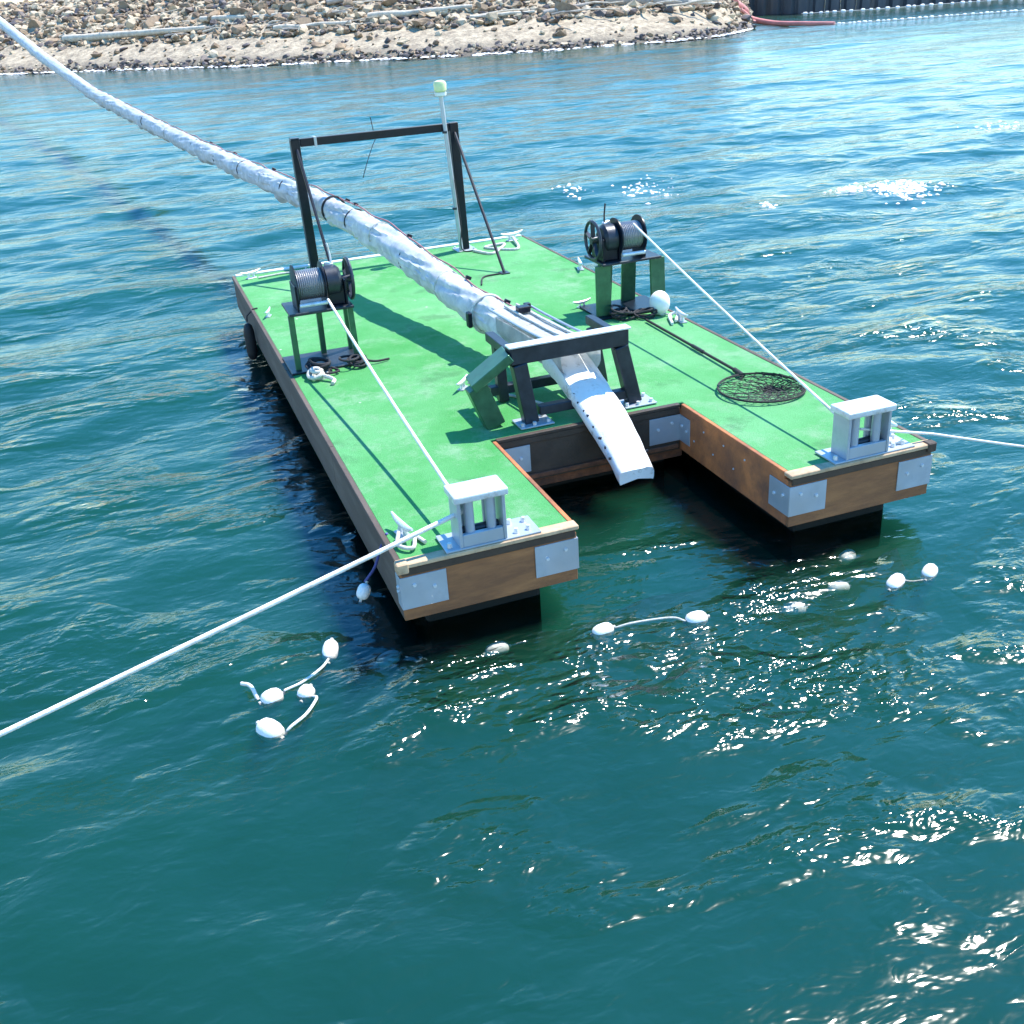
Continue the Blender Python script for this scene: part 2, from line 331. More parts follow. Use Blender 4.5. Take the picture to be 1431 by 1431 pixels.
# ------------------------------------------------------------------ shore
SH = [(-60, 128), (-30, 107), (-16.2, 95.6), (-7.9, 88.7), (-1.7, 83), (4.35, 75.9), (9.8, 69.8), (14.8, 66.4), (19.3, 62.9), (24.6, 60.0), (30, 58.2), (36, 58.4), (40.5, 62.0), (43.6, 66.2)]
SHP = [p for p in spline([(a, b, 0) for a, b in SH], 10)]
INL = V((.45, .89, 0)).normalized()
def prof(t):
    pts = [(-4, -1.4), (0, 0), (1, .42), (4.3, 1.42), (6, 1.9), (8, 2.9), (10, 3.7), (13, 4.9), (16, 5.6), (24, 5.8), (60, 6.2), (200, 7)]
    for (a, b), (c, d) in zip(pts, pts[1:]):
        if t <= c: return b+(d-b)*(t-a)/(c-a)
    return 7
def tipf(f):                                        # the bank dies away at the point on the right
    return 1 if f < .86 else max(.22, 1-(f-.86)/.14*.78)
def leftf(p):                                       # crest a little lower at the far left
    return 1-.13*max(0, min(1, (-3-p.x)/7))
def bankpt(f, t, jit=0):
    q = f*(len(SHP)-1); i = min(int(q), len(SHP)-2); p = SHP[i].lerp(SHP[i+1], q-i)
    z = prof(t); z = z if z < 0 else z*tipf(f)*(leftf(p) if t > 9 else 1)
    P_ = p+INL*t; return V((P_.x, P_.y, z))
bm = B(); ts = [-4, -1.5, 0, .5, 1, 1.6, 2.4, 3.3, 4.3, 5, 6, 7, 8, 9, 10, 11, 12, 13, 14.5, 16, 20, 24, 40, 80, 200]
NS = 260; g = []
for i in range(NS+1):
    row = []
    for t in ts:
        p = bankpt(i/NS, t); a = .10 if t < 5 else .30
        p.z += a*noise.noise(p*.9)+a*.6*noise.noise(p*2.3); row.append(bm.verts.new(p))
    g.append(row)
for i in range(NS):
    for j in range(len(ts)-1): bm.faces.new((g[i][j], g[i+1][j], g[i+1][j+1], g[i][j+1]))
struct(obj('shore_bank', bm, 'beach', smooth=True))
# rocks
def rock_mesh(seed, sub):
    r = B(); bmesh.ops.create_icosphere(r, subdivisions=sub, radius=.5)
    rd = random.Random(seed); o = V((rd.uniform(0, 99), rd.uniform(0, 99), 3)); sc = (rd.uniform(.85, 1.35), rd.uniform(.7, 1.0), rd.uniform(.5, .8))
    cuts = [(V((rd.gauss(0, 1), rd.gauss(0, 1), rd.gauss(0, 1))).normalized(), rd.uniform(.17, .36)) for _ in range(8)]
    for v in r.verts:
        v.co *= 1+.35*noise.noise(v.co*1.7+o)
        for n, d in cuts:
            e = v.co.dot(n)-d
            if e > 0: v.co -= n*e
        v.co = V((v.co.x*sc[0], v.co.y*sc[1], v.co.z*sc[2]))
    me = bpy.data.meshes.new('rock'); r.to_mesh(me); r.free(); return me
rd = random.Random(3)
protos = []
for s in range(12):
    mm = rock_mesh(s, 2); mm.materials.append(MAT['palerock' if s % 4 == 0 else 'rock']); protos.append(mm)
for s in range(12, 16):
    mm = rock_mesh(s, 2); mm.materials.append(MAT['darkrock']); protos.append(mm)
def rock_spot(kind):
    if kind == 'wet': return rd.uniform(.12, .96), rd.gauss(.5, .35)
    return rd.uniform(.12, .97), rd.uniform(5.0, 11.5)
for k in range(300):
    kind = 'wet' if k % 5 == 0 else 'dry'
    f, t = rock_spot(kind); p = bankpt(f, max(t, -.2))
    o = bpy.data.objects.new('rock', protos[rd.randint(12, 15) if (kind == 'wet' and rd.random() < .75) else rd.randint(0, 11)])
    COL.objects.link(o); s = rd.uniform(.4, .8) if kind == 'wet' else .5+1.3*rd.random()**2.2
    o.location = p+V((0, 0, s*.12)); o.scale = (s, s, s*rd.uniform(.75, 1.1)); o.rotation_euler = (rd.uniform(-.5, .5), rd.uniform(-.5, .5), rd.uniform(0, 6.3))
    if kind == 'wet': tag(o, 'dark wet boulder along the waterline of the shore', 'rock', 'boulders at the waterline')
    else: tag(o, 'large brown riprap boulder on the shore bank above the sand', 'rock', 'riprap boulders on the bank')
def rock_field(name, n, spot, size, mats):
    arr = {}; small = [rock_mesh(100+s, 1) for s in range(8)]
    data = []
    for q in small:
        c = np.empty(len(q.vertices)*3, np.float32); q.vertices.foreach_get('co', c); data.append((c.reshape(-1, 3), np.array([list(p.vertices) for p in q.polygons], np.int32)))
    vs, fs, mi, n0 = [], [], [], 0
    for _ in range(n):
        f, t = spot(); p = bankpt(f, t); c, fc = data[rd.randint(0, 7)]; s = size()
        R_ = np.array(Matrix.Rotation(rd.uniform(0, 6.3), 3, 'Z') @ Matrix.Rotation(rd.uniform(-.6, .6), 3, 'X'), np.float32)
        vs.append((c*s)@R_.T+np.array([p.x, p.y, p.z+.1*s], np.float32)); fs.append(fc+n0); n0 += len(c); mi += [mats(t)]*len(fc)
    me = bpy.data.meshes.new(name); v = np.concatenate(vs); f_ = np.concatenate(fs)
    me.from_pydata(v.tolist(), [], f_.tolist())
    for mk in ('rock', 'palerock', 'darkrock'): me.materials.append(MAT[mk])
    me.polygons.foreach_set('material_index', mi); me.update()
    o = bpy.data.objects.new(name, me); COL.objects.link(o); o['kind'] = 'stuff'; return o
o = rock_field('riprap', 12000, lambda: (rd.uniform(.08, .98), rd.uniform(4.7, 16) if rd.random() < .975 else rd.uniform(1.3, 5)), lambda: rd.choice((.25, .3, .35, .45, .6, .85))*rd.uniform(.8, 1.3), lambda t: rd.choice((0, 0, 0, 1, 1, 2)))
o['label'] = 'loose brown and grey riprap stones covering the shore bank'
o = rock_field('waterline_stones', 1100, lambda: (rd.uniform(.08, .97), rd.gauss(.4, .38)), lambda: rd.uniform(.2, .55), lambda t: rd.choice((0, 2, 2, 2, 1)))
o['label'] = 'wet dark stones and cobbles along the waterline'
# flattened ragged white blobs, for shore foam and painted sun glints
def white_blobs(name, spots, label):
    bm = B(); rf_ = random.Random(21)
    for x, y, z, r in spots:
        n = 7; c = bm.verts.new((x, y, z+r*.22)); an = rf_.uniform(0, 6.28); sq = rf_.uniform(.45, 1)
        rg = []
        for k in range(n):
            t = 2*math.pi*k/n; q = r*rf_.uniform(.6, 1.25)
            rg.append(bm.verts.new((x+q*math.cos(t)*math.cos(an)-q*sq*math.sin(t)*math.sin(an), y+q*math.cos(t)*math.sin(an)+q*sq*math.sin(t)*math.cos(an), z-.012)))
        for k in range(n): bm.faces.new((c, rg[k], rg[(k+1) % n]))
    o = struct(obj(name, bm, 'foam_glint', smooth=True), 'stuff'); o['label'] = label; return o
sp = []; rfo = random.Random(4)
for i in range(1500):
    f = rfo.uniform(.08, .985); dens = .5+noise.noise(V((f*70, 2, 0)))+.5*noise.noise(V((f*300, 5, 0)))
    if rfo.random() > dens: continue
    p = bankpt(f, 0)-INL*(.12+abs(rfo.gauss(0, .28))*max(.3, dens)); sp.append((p.x, p.y, rfo.uniform(.02, .10), rfo.uniform(.05, .26)))
white_blobs('shore_foam', sp, 'broken white foam along the foot of the shore')
sp = []  # white blobs stand in for sun glints on the wave faces
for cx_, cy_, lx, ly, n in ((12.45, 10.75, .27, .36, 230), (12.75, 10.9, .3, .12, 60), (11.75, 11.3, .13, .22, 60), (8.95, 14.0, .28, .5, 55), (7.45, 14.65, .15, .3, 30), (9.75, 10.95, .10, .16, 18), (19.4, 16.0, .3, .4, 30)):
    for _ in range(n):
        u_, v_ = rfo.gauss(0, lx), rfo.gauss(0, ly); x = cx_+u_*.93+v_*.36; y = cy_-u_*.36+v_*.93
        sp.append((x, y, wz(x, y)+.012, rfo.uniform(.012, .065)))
white_blobs('painted_glints', sp, 'small white blobs painting sun glints on the waves right of the raft')
# driftwood
def logm(a, b, r, taper, seed, material, label, branch=False):
    rd2 = random.Random(seed); a, b = V(a), V(b); n = 14
    pts = []; sd_ = (b-a).cross(V((0, 0, 1))).normalized()
    for i in range(n+1):
        t = i/n; pts.append(a.lerp(b, t)+sd_*.25*math.sin(t*3.1+seed)*noise.noise(V((t*2, seed, 0)))+V((0, 0, .08*noise.noise(V((t*4, seed, 5))))))
    bm = tube(B(), pts, r, 9, rf=lambda t: r*(1-taper*t)*(1+.12*noise.noise(V((t*9, seed, 0)))))
    if branch:
        for t in (.35, .6, .8):
            p = a.lerp(b, t); tube(bm, [p, p+V((rd2.uniform(-.6, .6), rd2.uniform(-.3, .3), rd2.uniform(.4, .9)))], r*.3, 6, rf=lambda q: r*.3*(1-.7*q))
    o = obj('driftwood_log', bm, material, smooth=True, origin=tuple(a)); tag(o, label, 'driftwood', 'driftwood logs on the shore'); return o
def onbank(f, t, dz=.3): p = bankpt(f, t); return p+V((0, 0, dz))
def fx(x):      # bank fraction whose shoreline x is x
    return min(range(len(SHP)), key=lambda i: abs(SHP[i].x-x))/(len(SHP)-1)
def lg(x0, t0, x1, t1, r, tp, s, m_, lab, br=False): logm(onbank(fx(x0), t0), onbank(fx(x1), t1), r, tp, s, m_, lab, br)
lg(-5.5, 5.5, 4.6, 6.2, .30, .45, 1, 'drift', 'long bleached log lying behind the white pipe on the left of the shore')
lg(3.5, 7.3, 13.0, 7.1, .22, .5, 2, 'drift', 'thin pale pole on the left bank above the longest bleached log')
lg(8.5, 5.4, 13.2, 5.8, .20, .4, 3, 'drift', 'short bleached log at the top of the sand behind the black gantry')
lg(14.2, 6.4, 20.5, 6.8, .24, .4, 4, 'drift', 'bleached log in the middle of the shore behind the beacon post')
lg(17.0, 8.6, 23.5, 8.0, .17, .5, 5, 'drift', 'thin pale pole high on the middle of the bank')
lg(24.5, 5.2, 27.2, 6.2, .18, .3, 6, 'greydrift', 'short grey log right of the middle of the shore', True)
lg(28.6, 6.6, 34.2, 5.1, .38, .25, 7, 'greydrift', 'thick grey log near the point beside the red boom')
lg(30.0, 7.5, 36.0, 7.3, .20, .4, 8, 'drift', 'pale pole above the thick grey log near the point')
lg(11.5, 8.6, 15.2, 9.6, .2, .4, 9, 'greydrift', 'grey tilted log high on the bank above the gantry', True)
lg(33.4, 5.3, 37.2, 4.4, .2, .5, 10, 'drift', 'pale log at the very end of the point')
lg(20.3, 5.3, 24.3, 5.6, .15, .4, 12, 'drift', 'thin pale pole lying along the top of the sand right of the beacon post')
rk = random.Random(17)
for k in range(46):
    f = fx(rk.uniform(-14, 37)); t = rk.choice((4.9, 5.4, 5.8, 6.3, 7.4, 8.4))+rk.uniform(-.3, .3); a = onbank(f, t, .28); an = rk.gauss(-.55, .45); l = rk.uniform(.9, 3.4)
    b = a+V((math.cos(an)*l, math.sin(an)*l, rk.uniform(-.1, .3))); r = rk.uniform(.035, .10)
    o = obj('driftwood_stick', tube(B(), [a, a.lerp(b, .35)+V((0, 0, rk.uniform(-.05, .12))), a.lerp(b, .7)+V((0, 0, rk.uniform(-.05, .12))), b], r, 6, rf=lambda q: r*(1-.6*q)), 'drift' if rk.random() < .75 else 'greydrift', origin=tuple(a))
    tag(o, 'small driftwood stick lying among the stones of the shore', 'driftwood', 'small driftwood sticks on the shore')
# sheet pile wall on the right
root = thing('sheet_pile_wall', (50, 86, 0), 'dark grey corrugated sheet pile wall standing in the water behind the point', 'wall')
WP = [V(p) for p in ((47.5, 88.5, 0), (53, 83.3, 0), (55.9, 78.4, 0), (60.3, 75.9, 0), (66, 74.6, 0), (74, 72.4, 0), (86, 69, 0))]
def along(poly, d):
    for a, b in zip(poly, poly[1:]):
        l = (b-a).length
        if d <= l: return a.lerp(b, d/l), (b-a).normalized()
        d -= l
    return poly[-1].copy(), (poly[-1]-poly[-2]).normalized()
pw_ = 1.25; d = 0
while d < 42:
    p, t = along(WP, d); p2, _ = along(WP, d+pw_); n = V((t.y, -t.x, 0)).normalized()*-1
    if n.dot(V((1, 6, 0))) > 0: n = -n
    prof_ = [(0, 0), (.22, 0), (.36, .34), (.86, .34), (1.0, 0)]
    bm = B(); bot, top = [], []
    for u_, o_ in prof_:
        q = p.lerp(p2, u_)+n*o_; bot.append(bm.verts.new(q+V((0, 0, -2)))); top.append(bm.verts.new(q+V((0, 0, 2.6))))
    for q_ in (.0,):
        pass
    bb, tb = [], []
    for u_, o_ in prof_:
        q = p.lerp(p2, u_)+n*(o_-.06); bb.append(bm.verts.new(q+V((0, 0, -2)))); tb.append(bm.verts.new(q+V((0, 0, 2.6))))
    for i in range(4):
        bm.faces.new((bot[i], bot[i+1], top[i+1], top[i])); bm.faces.new((bb[i+1], bb[i], tb[i], tb[i+1])); bm.faces.new((top[i], top[i+1], tb[i+1], tb[i])); 
    bm.faces.new((bot[0], top[0], tb[0], bb[0])); bm.faces.new((bot[4], bb[4], tb[4], top[4]))
    obj('panel', bm, 'pile', root); d += pw_+.012
bm = B(); cp = [p+V((0, 0, 2.62)) for p in WP]
for a, b in zip(cp, cp[1:]): beam(bm, a-(b-a).normalized()*.03, b, .7, .3)
obj('capping_beam', bm, 'pile', root)
# booms
bm = tube(B(), spline([onbank(.9, 5.2, .3), onbank(.945, 4.4, .3), onbank(.985, 2.3, .25), (44.6, 65.2, .16), (44.8, 62.0, .14), (45.8, 59.6, .1)], 10), .22, 10, rf=lambda t: .27-.15*t)
tag(obj('red_boom', bm, 'redboom', smooth=True, origin=(44.8, 62, 0)), 'faded red tube boom running from the point into the water', 'boom')
bm = tube(B(), spline([onbank(.915, 4.0, .3), onbank(.955, 3.0, .28), onbank(.99, 1.2, .2), (45.4, 66.6, .12)], 8), .13, 8)
tag(obj('red_hose', bm, 'redboom', smooth=True, origin=(40, 62, .5)), 'thinner red hose lying on the stones beside the red boom', 'hose')
def floatline(poly, step, r, label, name='float_line', rnd=.4):
    rt_ = thing(name, tuple(poly[0]), label, 'float line')
    P2 = spline(poly, 12); P2 = [p+V((0, 0, .06)) for p in P2]
    obj('line', tube(B(), P2, .03, 6), 'dirtyrope', rt_)
    me0 = None; dd = .3; rr = random.Random(7); tot = sum((b-a).length for a, b in zip(P2, P2[1:]))
    while dd < tot:
        p, t = along(P2, dd)
        if me0 is None:
            b0 = lathe(B(), (0, 0, 0), (1, 0, 0), [(-1.5*r, .3*r), (-1.3*r, .8*r), (-.7*r, r), (.7*r, r), (1.3*r, .8*r), (1.5*r, .3*r)], 12); 
            bmesh.ops.recalc_face_normals(b0, faces=b0.faces); me0 = bpy.data.meshes.new('float'); b0.to_mesh(me0); b0.free(); me0.materials.append(MAT['boomwhite'])
        o = bpy.data.objects.new('float', me0); COL.objects.link(o); o.parent = rt_; o.location = p-rt_.location; o.rotation_euler = (0, rr.uniform(-.1, .1), math.atan2(t.y, t.x)+rr.uniform(-.2, .2))
        s = rr.uniform(.8, 1.15); o.scale = (s, s, s); dd += step*rr.uniform(1-rnd, 1+rnd)
    return rt_
floatline([V((45.8, 59.6, 0)), V((49.5, 58.3, 0)), V((54.1, 57.4, 0)), V((58.2, 55.8, 0)), V((64, 53.5, 0))], .42, .09, 'line of small white floats trailing right from the red boom')
floatline([V((54.6, 76.5, 0)), V((59.6, 73.9, 0)), V((65.5, 72.8, 0)), V((73.5, 70.6, 0)), V((80, 68.8, 0))], .75, .12, 'line of white floats along the foot of the sheet pile wall')

# ------------------------------------------------------------------ raft
raft = thing('raft', (W/2, L/2, 0), 'U shaped work raft with green turf deck and brown plywood sides', 'raft')
outline = [(0, 0), (PW, 0), (PW, ND), (W-PW, ND), (W-PW, 0), (W, 0), (W, L), (0, L)]
def inset(e):
    return [(e, e), (PW-e, e), (PW-e, ND+e), (W-PW+e, ND+e), (W-PW+e, e), (W-e, e), (W-e, L-e), (e, L-e)]
def slab(outl, z0, z1, sub=0):
    bm = B(); f = bm.faces.new([bm.verts.new((x, y, z0)) for x, y in outl]); r = bmesh.ops.extrude_face_region(bm, geom=[f])
    for v in r['geom']:
        if isinstance(v, bmesh.types.BMVert): v.co.z = z1
    return bm
obj('turf_deck', slab(inset(.028), D-.03, D), 'turf', raft, bevel=.006)
obj('deck_board', slab(inset(.032), D-.12, D-.031), 'darkwood', raft)
T = .032
def fascia(x0, x1, y0, y1, m_, z0=D-FH, z1=D-.055, nm='fascia_board'): return obj(nm, bx(x0, x1, y0, y1, z0, z1), m_, raft, bevel=.004)
# near faces
fascia(.0, PW, 0, T, 'ply'); fascia(W-PW, W, 0, T, 'ply')
# notch faces; the stand's shade is painted into the dark back board
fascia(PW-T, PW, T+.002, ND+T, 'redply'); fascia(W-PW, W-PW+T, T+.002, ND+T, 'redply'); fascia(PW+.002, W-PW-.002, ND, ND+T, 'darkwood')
# long sides in boards, far side
ys_ = [T+.002, 2.2, 4.38, 6.6, L-.002]
for a, b in zip(ys_, ys_[1:]):
    fascia(0, T, a, b-.006, 'greyply'); fascia(W-T, W, a, b-.006, 'greyply')
fascia(T+.002, W/2-.003, L-T, L, 'greyply'); fascia(W/2+.003, W-T-.002, L-T, L, 'greyply')
# rub battens just under the deck on the near faces
for x0, x1 in ((.01, PW-.01), (W-PW+.01, W-.01)): obj('rub_batten', bx(x0, x1, -.012, .03, D-.085, D-.028), 'darkwood', raft, bevel=.006)
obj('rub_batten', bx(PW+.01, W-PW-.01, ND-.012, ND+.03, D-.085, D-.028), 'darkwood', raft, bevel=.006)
# edge trim
for x0, x1 in ((-.012, PW+.012), (W-PW-.012, W+.012)): obj('edge_trim', bx(x0, x1, -.022, .072, D-.026, D+.007), 'trim', raft, bevel=.006)
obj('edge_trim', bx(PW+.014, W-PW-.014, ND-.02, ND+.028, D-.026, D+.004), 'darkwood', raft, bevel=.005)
for a, b in zip(ys_, ys_[1:]):
    a = max(a, .075)
    obj('edge_trim', bx(-.010, .030, a, b-.008, D-.056, D+.004), 'greyply', raft, bevel=.004)
    obj('edge_trim', bx(W-.030, W+.010, a, b-.008, D-.056, D+.004), 'greyply', raft, bevel=.004)
for s, x in ((1, PW), (-1, W-PW)): obj('edge_trim', bx(min(x-.028*s, x+.006*s), max(x-.028*s, x+.006*s), .075, ND-.022, D-.056, D+.003), 'redply', raft, bevel=.004)
obj('far_edge_trim', bx(.04, W-.04, L-.075, L+.012, D-.05, D+.022), 'whitetrim', raft, bevel=.005)
for x in (.0, W): obj('corner_cap', bx(x-.02, x+.02 if x else .06, -.03, .05, D-.06, D+.016) if x == 0 else bx(x-.06, x+.02, -.03, .05, D-.06, D+.016), 'trim' if x == 0 else 'darkwood', raft, bevel=.008)
# galvanised corner plates: (corner x,y), direction of leg on the x face, on the y face
PH0, PH1, PL, PT = D-.335, D-.095, .30, .008
def cplate(cx, cy, ex, ey, outx, outy, px=PL, py=PL):
    """ex: sign of the leg running along x (on a face with normal outy), ey: leg along y (normal outx)"""
    bm = B(); zc, hz = (PH0+PH1)/2, PH1-PH0; conv = (outx == -ex)
    yo = cy+outy*PT/2; xo = cx+outx*PT/2
    s0 = outx*PT if conv else 0
    xa, xb = cx+s0, cx+ex*px
    box(bm, ((xa+xb)/2, yo+outy*.001, zc), (abs(xb-xa), PT, hz))
    ya, yb = cy+(0 if conv else outy*PT*1.1), cy+ey*py
    box(bm, (xo+outx*.001, (ya+yb)/2, zc-.0005), (PT, abs(yb-ya), hz-.001))
    o = obj('corner_plate', bm, 'galv', raft, bevel=.0015)
    for i, (a, b) in enumerate(((.28, .62), (.72, .60), (.5, .2))[:2]):
        if px > .1:
            q = V((cx+ex*px*a, cy+outy*(PT+.001), PH0+hz*(.72 if i == 0 else .55))); bb = cyl(B(), q, q+V((0, outy*.012, 0)), .014, .012, 6); obj('bolt', bb, 'alu', o)
        q = V((cx+outx*(PT+.001), cy+ey*py*(a if py > .1 else .5), PH0+hz*(.62 if i == 0 else .5))); bb = cyl(B(), q, q+V((outx*.012, 0, 0)), .014, .012, 6); obj('bolt', bb, 'alu', o)
cplate(0, 0, 1, 1, -1, -1, .31, .10); cplate(PW, 0, -1, 1, 1, -1, .31, .12); cplate(W-PW, 0, 1, 1, -1, -1, .31, .26); cplate(W, 0, -1, 1, 1, -1, .30, .12)
cplate(PW, ND, 1, -1, 1, -1, .30, .22); cplate(W-PW, ND, -1, -1, -1, -1, .30, .18)
# cracked seams of the front plates
for x in (.165, W-PW+.17): pass
# screws in the notch side board
for i in range(6):
    q = V((W-PW-.001, .62+.16*i, D-.12-.14*(i % 2))); obj('screw', cyl(B(), q, q-V((.006, 0, 0)), .009, .008, 6), 'alu', raft)
# lower timber and rusty bar at the back of the notch
obj('lower_beam', bx(PW-.05, W-PW+.05, ND+.05, ND+.16, .10, .19), 'rust', raft, bevel=.006)
obj('rusty_bar', bx(PW+.03, W-PW-.03, ND-.03, ND-.002, .222, .262), 'rust', raft, bevel=.004)
# flotation
for x0, x1 in ((.20, PW-.20), (W-PW+.20, W-.20)):
    for k in range(5):
        y0 = .22+k*1.70; obj('flotation_block', bx(x0, x1, y0, y0+1.68, -.34, D-.13), 'plastic', raft, bevel=.03, seg=2)
for k in range(4):
    y0 = ND+.18+k*1.72; obj('flotation_block', bx(PW+.05, W-PW-.05, y0, y0+1.58, -.34, D-.13), 'plastic', raft, bevel=.03, seg=2)
for (x, y) in ((-.03, 6.9),):
    f = thing('rubber_fender', (x, y, .3), 'black rubber fender hung on the left side of the raft', 'fender')
    obj('fender_body', lathe(B(), (x-.05, y, .02), (0, 0, 1), [(0, .02), (.03, .05), (.10, .065), (.34, .065), (.42, .05), (.45, .02)], 16), 'rubber', f, smooth=True)
    obj('lanyard', tube(B(), [(x-.05, y, .49), (x-.04, y, .56), (x+.045, y, .632), (x+.10, y, .635)], .009, 6), 'blackrope', f)

# ------------------------------------------------------------------ gantry
gy = 8.44
ga = thing('gantry', (2.1, gy, D), 'black steel goalpost gantry at the far end of the raft', 'gantry')
gH = D+1.70
obj('post', beam(B(), (1.065, gy, D+.012), (1.035, gy, gH), .115, .13, (0, 1, 0)), 'black', ga, bevel=.008)
obj('post', beam(B(), (3.19, gy, D+.012), (3.165, gy, gH), .12, .13, (0, 1, 0)), 'black', ga, bevel=.008)
obj('crossbeam', beam(B(), (1.10, gy, gH-.05), (3.10, gy, gH-.055), .10, .10), 'black', ga, bevel=.006)
obj('end_cap', bx(.985, 1.09, gy-.07, gy+.07, gH+.002, gH+.014), 'steel', ga); 
obj('clamp', bx(1.28, 1.315, gy-.062, gy+.062, gH-.11, gH+.008), 'galv', ga, bevel=.003)
for xb, xt in ((1.06, 1.045), (3.20, 3.165)): 
    obj('brace', cyl(B(), (xb+.005, 6.83, D+.01), (xt, gy-.075, gH-.13), .020, seg=10), 'black', ga)
    obj('brace_foot', bx(xb-.05, xb+.06, 6.76, 6.9, D+.002, D+.014), 'steel', ga)
for xc in (1.065, 3.19): 
    pl_ = obj('base_plate', bx(xc-.14, xc+.14, gy-.14, gy+.14, D+.002, D+.014), 'galv', ga, bevel=.003)
    for sx in (-1, 1):
        for sy in (-1, 1): obj('bolt', cyl(B(), (xc+sx*.105, gy+sy*.105, D+.015), (xc+sx*.105, gy+sy*.105, D+.035), .014, seg=6), 'alu', pl_)
obj('aerial', cyl(B(), (2.08, gy, gH+.002), (2.06, gy, gH+.17), .006, seg=6), 'steel', ga)
obj('hanging_cord', tube(B(), sag((2.1, gy, gH-.10), (1.86, gy-.05, 1.75), -.03, 8), .005, 5), 'blackrope', ga)
# beacon
be = thing('beacon_light', (3.1, gy-.05, D), 'yellow green beacon light on a grey post tied to the gantry', 'beacon')
obj('pole', cyl(B(), (3.115, gy-.10, D+.01), (3.01, gy-.09, 2.66), .028, seg=14), 'galv', be, smooth=True)
obj('lamp_base', lathe(B(), (3.01, gy-.09, 2.66), (0, 0, 1), [(0, .03), (.012, .075), (.05, .078), (.055, .05)], 20), 'whitetrim', be, smooth=True)
obj('lens', lathe(B(), (3.01, gy-.09, 2.714), (0, 0, 1), [(0, .062), (.02, .082), (.10, .085), (.13, .07), (.145, .03)], 20), 'lens', be, smooth=True)
for z in (1.2, 2.2): obj('hose_clamp', lathe(B(), (3.10-.053*(z-.62)/1.04, gy-.098, z), (0, 0, 1), [(0, .033), (.02, .034), (.03, .033)], 14), 'steel', be)
obj('cable', tube(B(), spline([(3.09, gy-.13, 1.6), (3.13, gy-.13, 1.0), (3.11, gy-.15, .66), (3.3, gy-.25, .635)], 6), .008, 6), 'blackrope', be)

# ------------------------------------------------------------------ white sleeve pipe
def tx(y): return 2.15-.1301*(y-2.3)
PZ = [(2.3, .985), (2.55, .985), (3.0, 1.0), (4.13, 1.06), (5.17, 1.19), (6.6, 1.37), (8.44, 1.44), (10.3, 1.455), (12.5, 1.46), (17, 1.52), (21.5, 1.62), (28.7, 1.80), (40.8, 2.50), (57.6, 3.72), (75, 4.75), (90, 5.4)]
def pzf(y):
    return float(np.interp(y, [a for a, _ in PZ], [b for _, b in PZ]))
pipe = thing('pipe_sleeve', (tx(2.6), 2.6, D), 'long white fabric covered pipe sagging from the shore onto the raft', 'pipe')
bm = B(); rings = []; ylist = list(np.arange(3.02, 13, .035))+list(np.arange(13, 30, .09))+list(np.arange(30, 90, .5)); SEG = 40
for y in ylist:
    zc = sum(pzf(y+o) for o in (-.9, -.45, 0, .45, .9))/5 if y > 3.6 else pzf(y)
    R0 = .150-.020*min(1, max(0, (y-5)/5))+.0024*max(0, y-22); rg = []
    for k in range(SEG):
        a = 2*math.pi*k/SEG; ca, sa = math.cos(a), math.sin(a)
        fold = .020*noise.noise(V((ca*1.3, y*1.1, sa*1.3)))+.045*(.3-abs(noise.noise(V((ca*1.6+y*.9, y*2.2+sa*2.6, sa*1.6)))))+.009*(.3-abs(noise.noise(V((ca*3, y*7+ca*3, sa*3)))))
        crease = .008*math.sin(y*5.1+2.2*ca+1.3*math.sin(y*1.9))-.020*max(0, 1-abs(((y+.12*math.sin(y*2.3)) % .93)-.46)/.05)
        hang = max(0, -sa)**2*(.02+.035*max(0, noise.noise(V((y*2.1, 7, ca))))+(.13 if y > 7 else .05)*max(0, noise.noise(V((y*5, 2, 0)))))
        rr = R0*(1+.0)+fold+crease+hang
        rg.append(bm.verts.new((tx(y)+rr*ca, y+.13*rr*ca, zc+rr*sa*(1.02))))
    rings.append(rg)
for A, C in zip(rings, rings[1:]):
    for k in range(SEG): bm.faces.new((A[k], A[(k+1) % SEG], C[(k+1) % SEG], C[k]))
bm.faces.new(rings[0][::-1]); bm.faces.new(rings[-1])
obj('sleeve', bm, 'sleeve', pipe, smooth=True)
# open trough end: sleeve flattens into a U with three rails on top
bm = B(); rows = []
for y in np.arange(2.02, 3.30, .08):
    rw = []
    for k in range(17):
        a = math.pi+math.pi*k/16; rr = .175+.010*noise.noise(V((k*.5, y*4, 1)))
        rw.append((tx(y)+rr*math.cos(a)*1.05, y, pzf(max(y, 2.3))+.06+rr*math.sin(a)*1.05))
    top = pzf(max(y, 2.3))+.16
    rw = [(rw[0][0], y, top)]+rw+[(rw[-1][0], y, top)]
    rows.append([bm.verts.new(p) for p in rw])
for A, C in zip(rows, rows[1:]):
    for k in range(len(A)-1): bm.faces.new((A[k], A[k+1], C[k+1], C[k]))
bmesh.ops.solidify(bm, geom=bm.faces[:], thickness=.012)
obj('trough', bm, 'sleeve', pipe, smooth=True)
bm = B()
for i, y in enumerate(np.arange(1.99, 3.36, .06)): pass
cov = B(); rows = []
for y in np.arange(2.03, 3.35, .06):
    rows.append([cov.verts.new((tx(y)+x, y, pzf(max(y, 2.3))+.168+.022*math.cos(x*7)+.006*noise.noise(V((x*9, y*6, 2))))) for x in np.linspace(-.17, .17, 9)])
for A, C in zip(rows, rows[1:]):
    for k in range(8): cov.faces.new((A[k], A[k+1], C[k+1], C[k]))
bmesh.ops.solidify(cov, geom=cov.faces[:], thickness=.008)
obj('trough_cover', cov, 'chute', pipe, smooth=True)
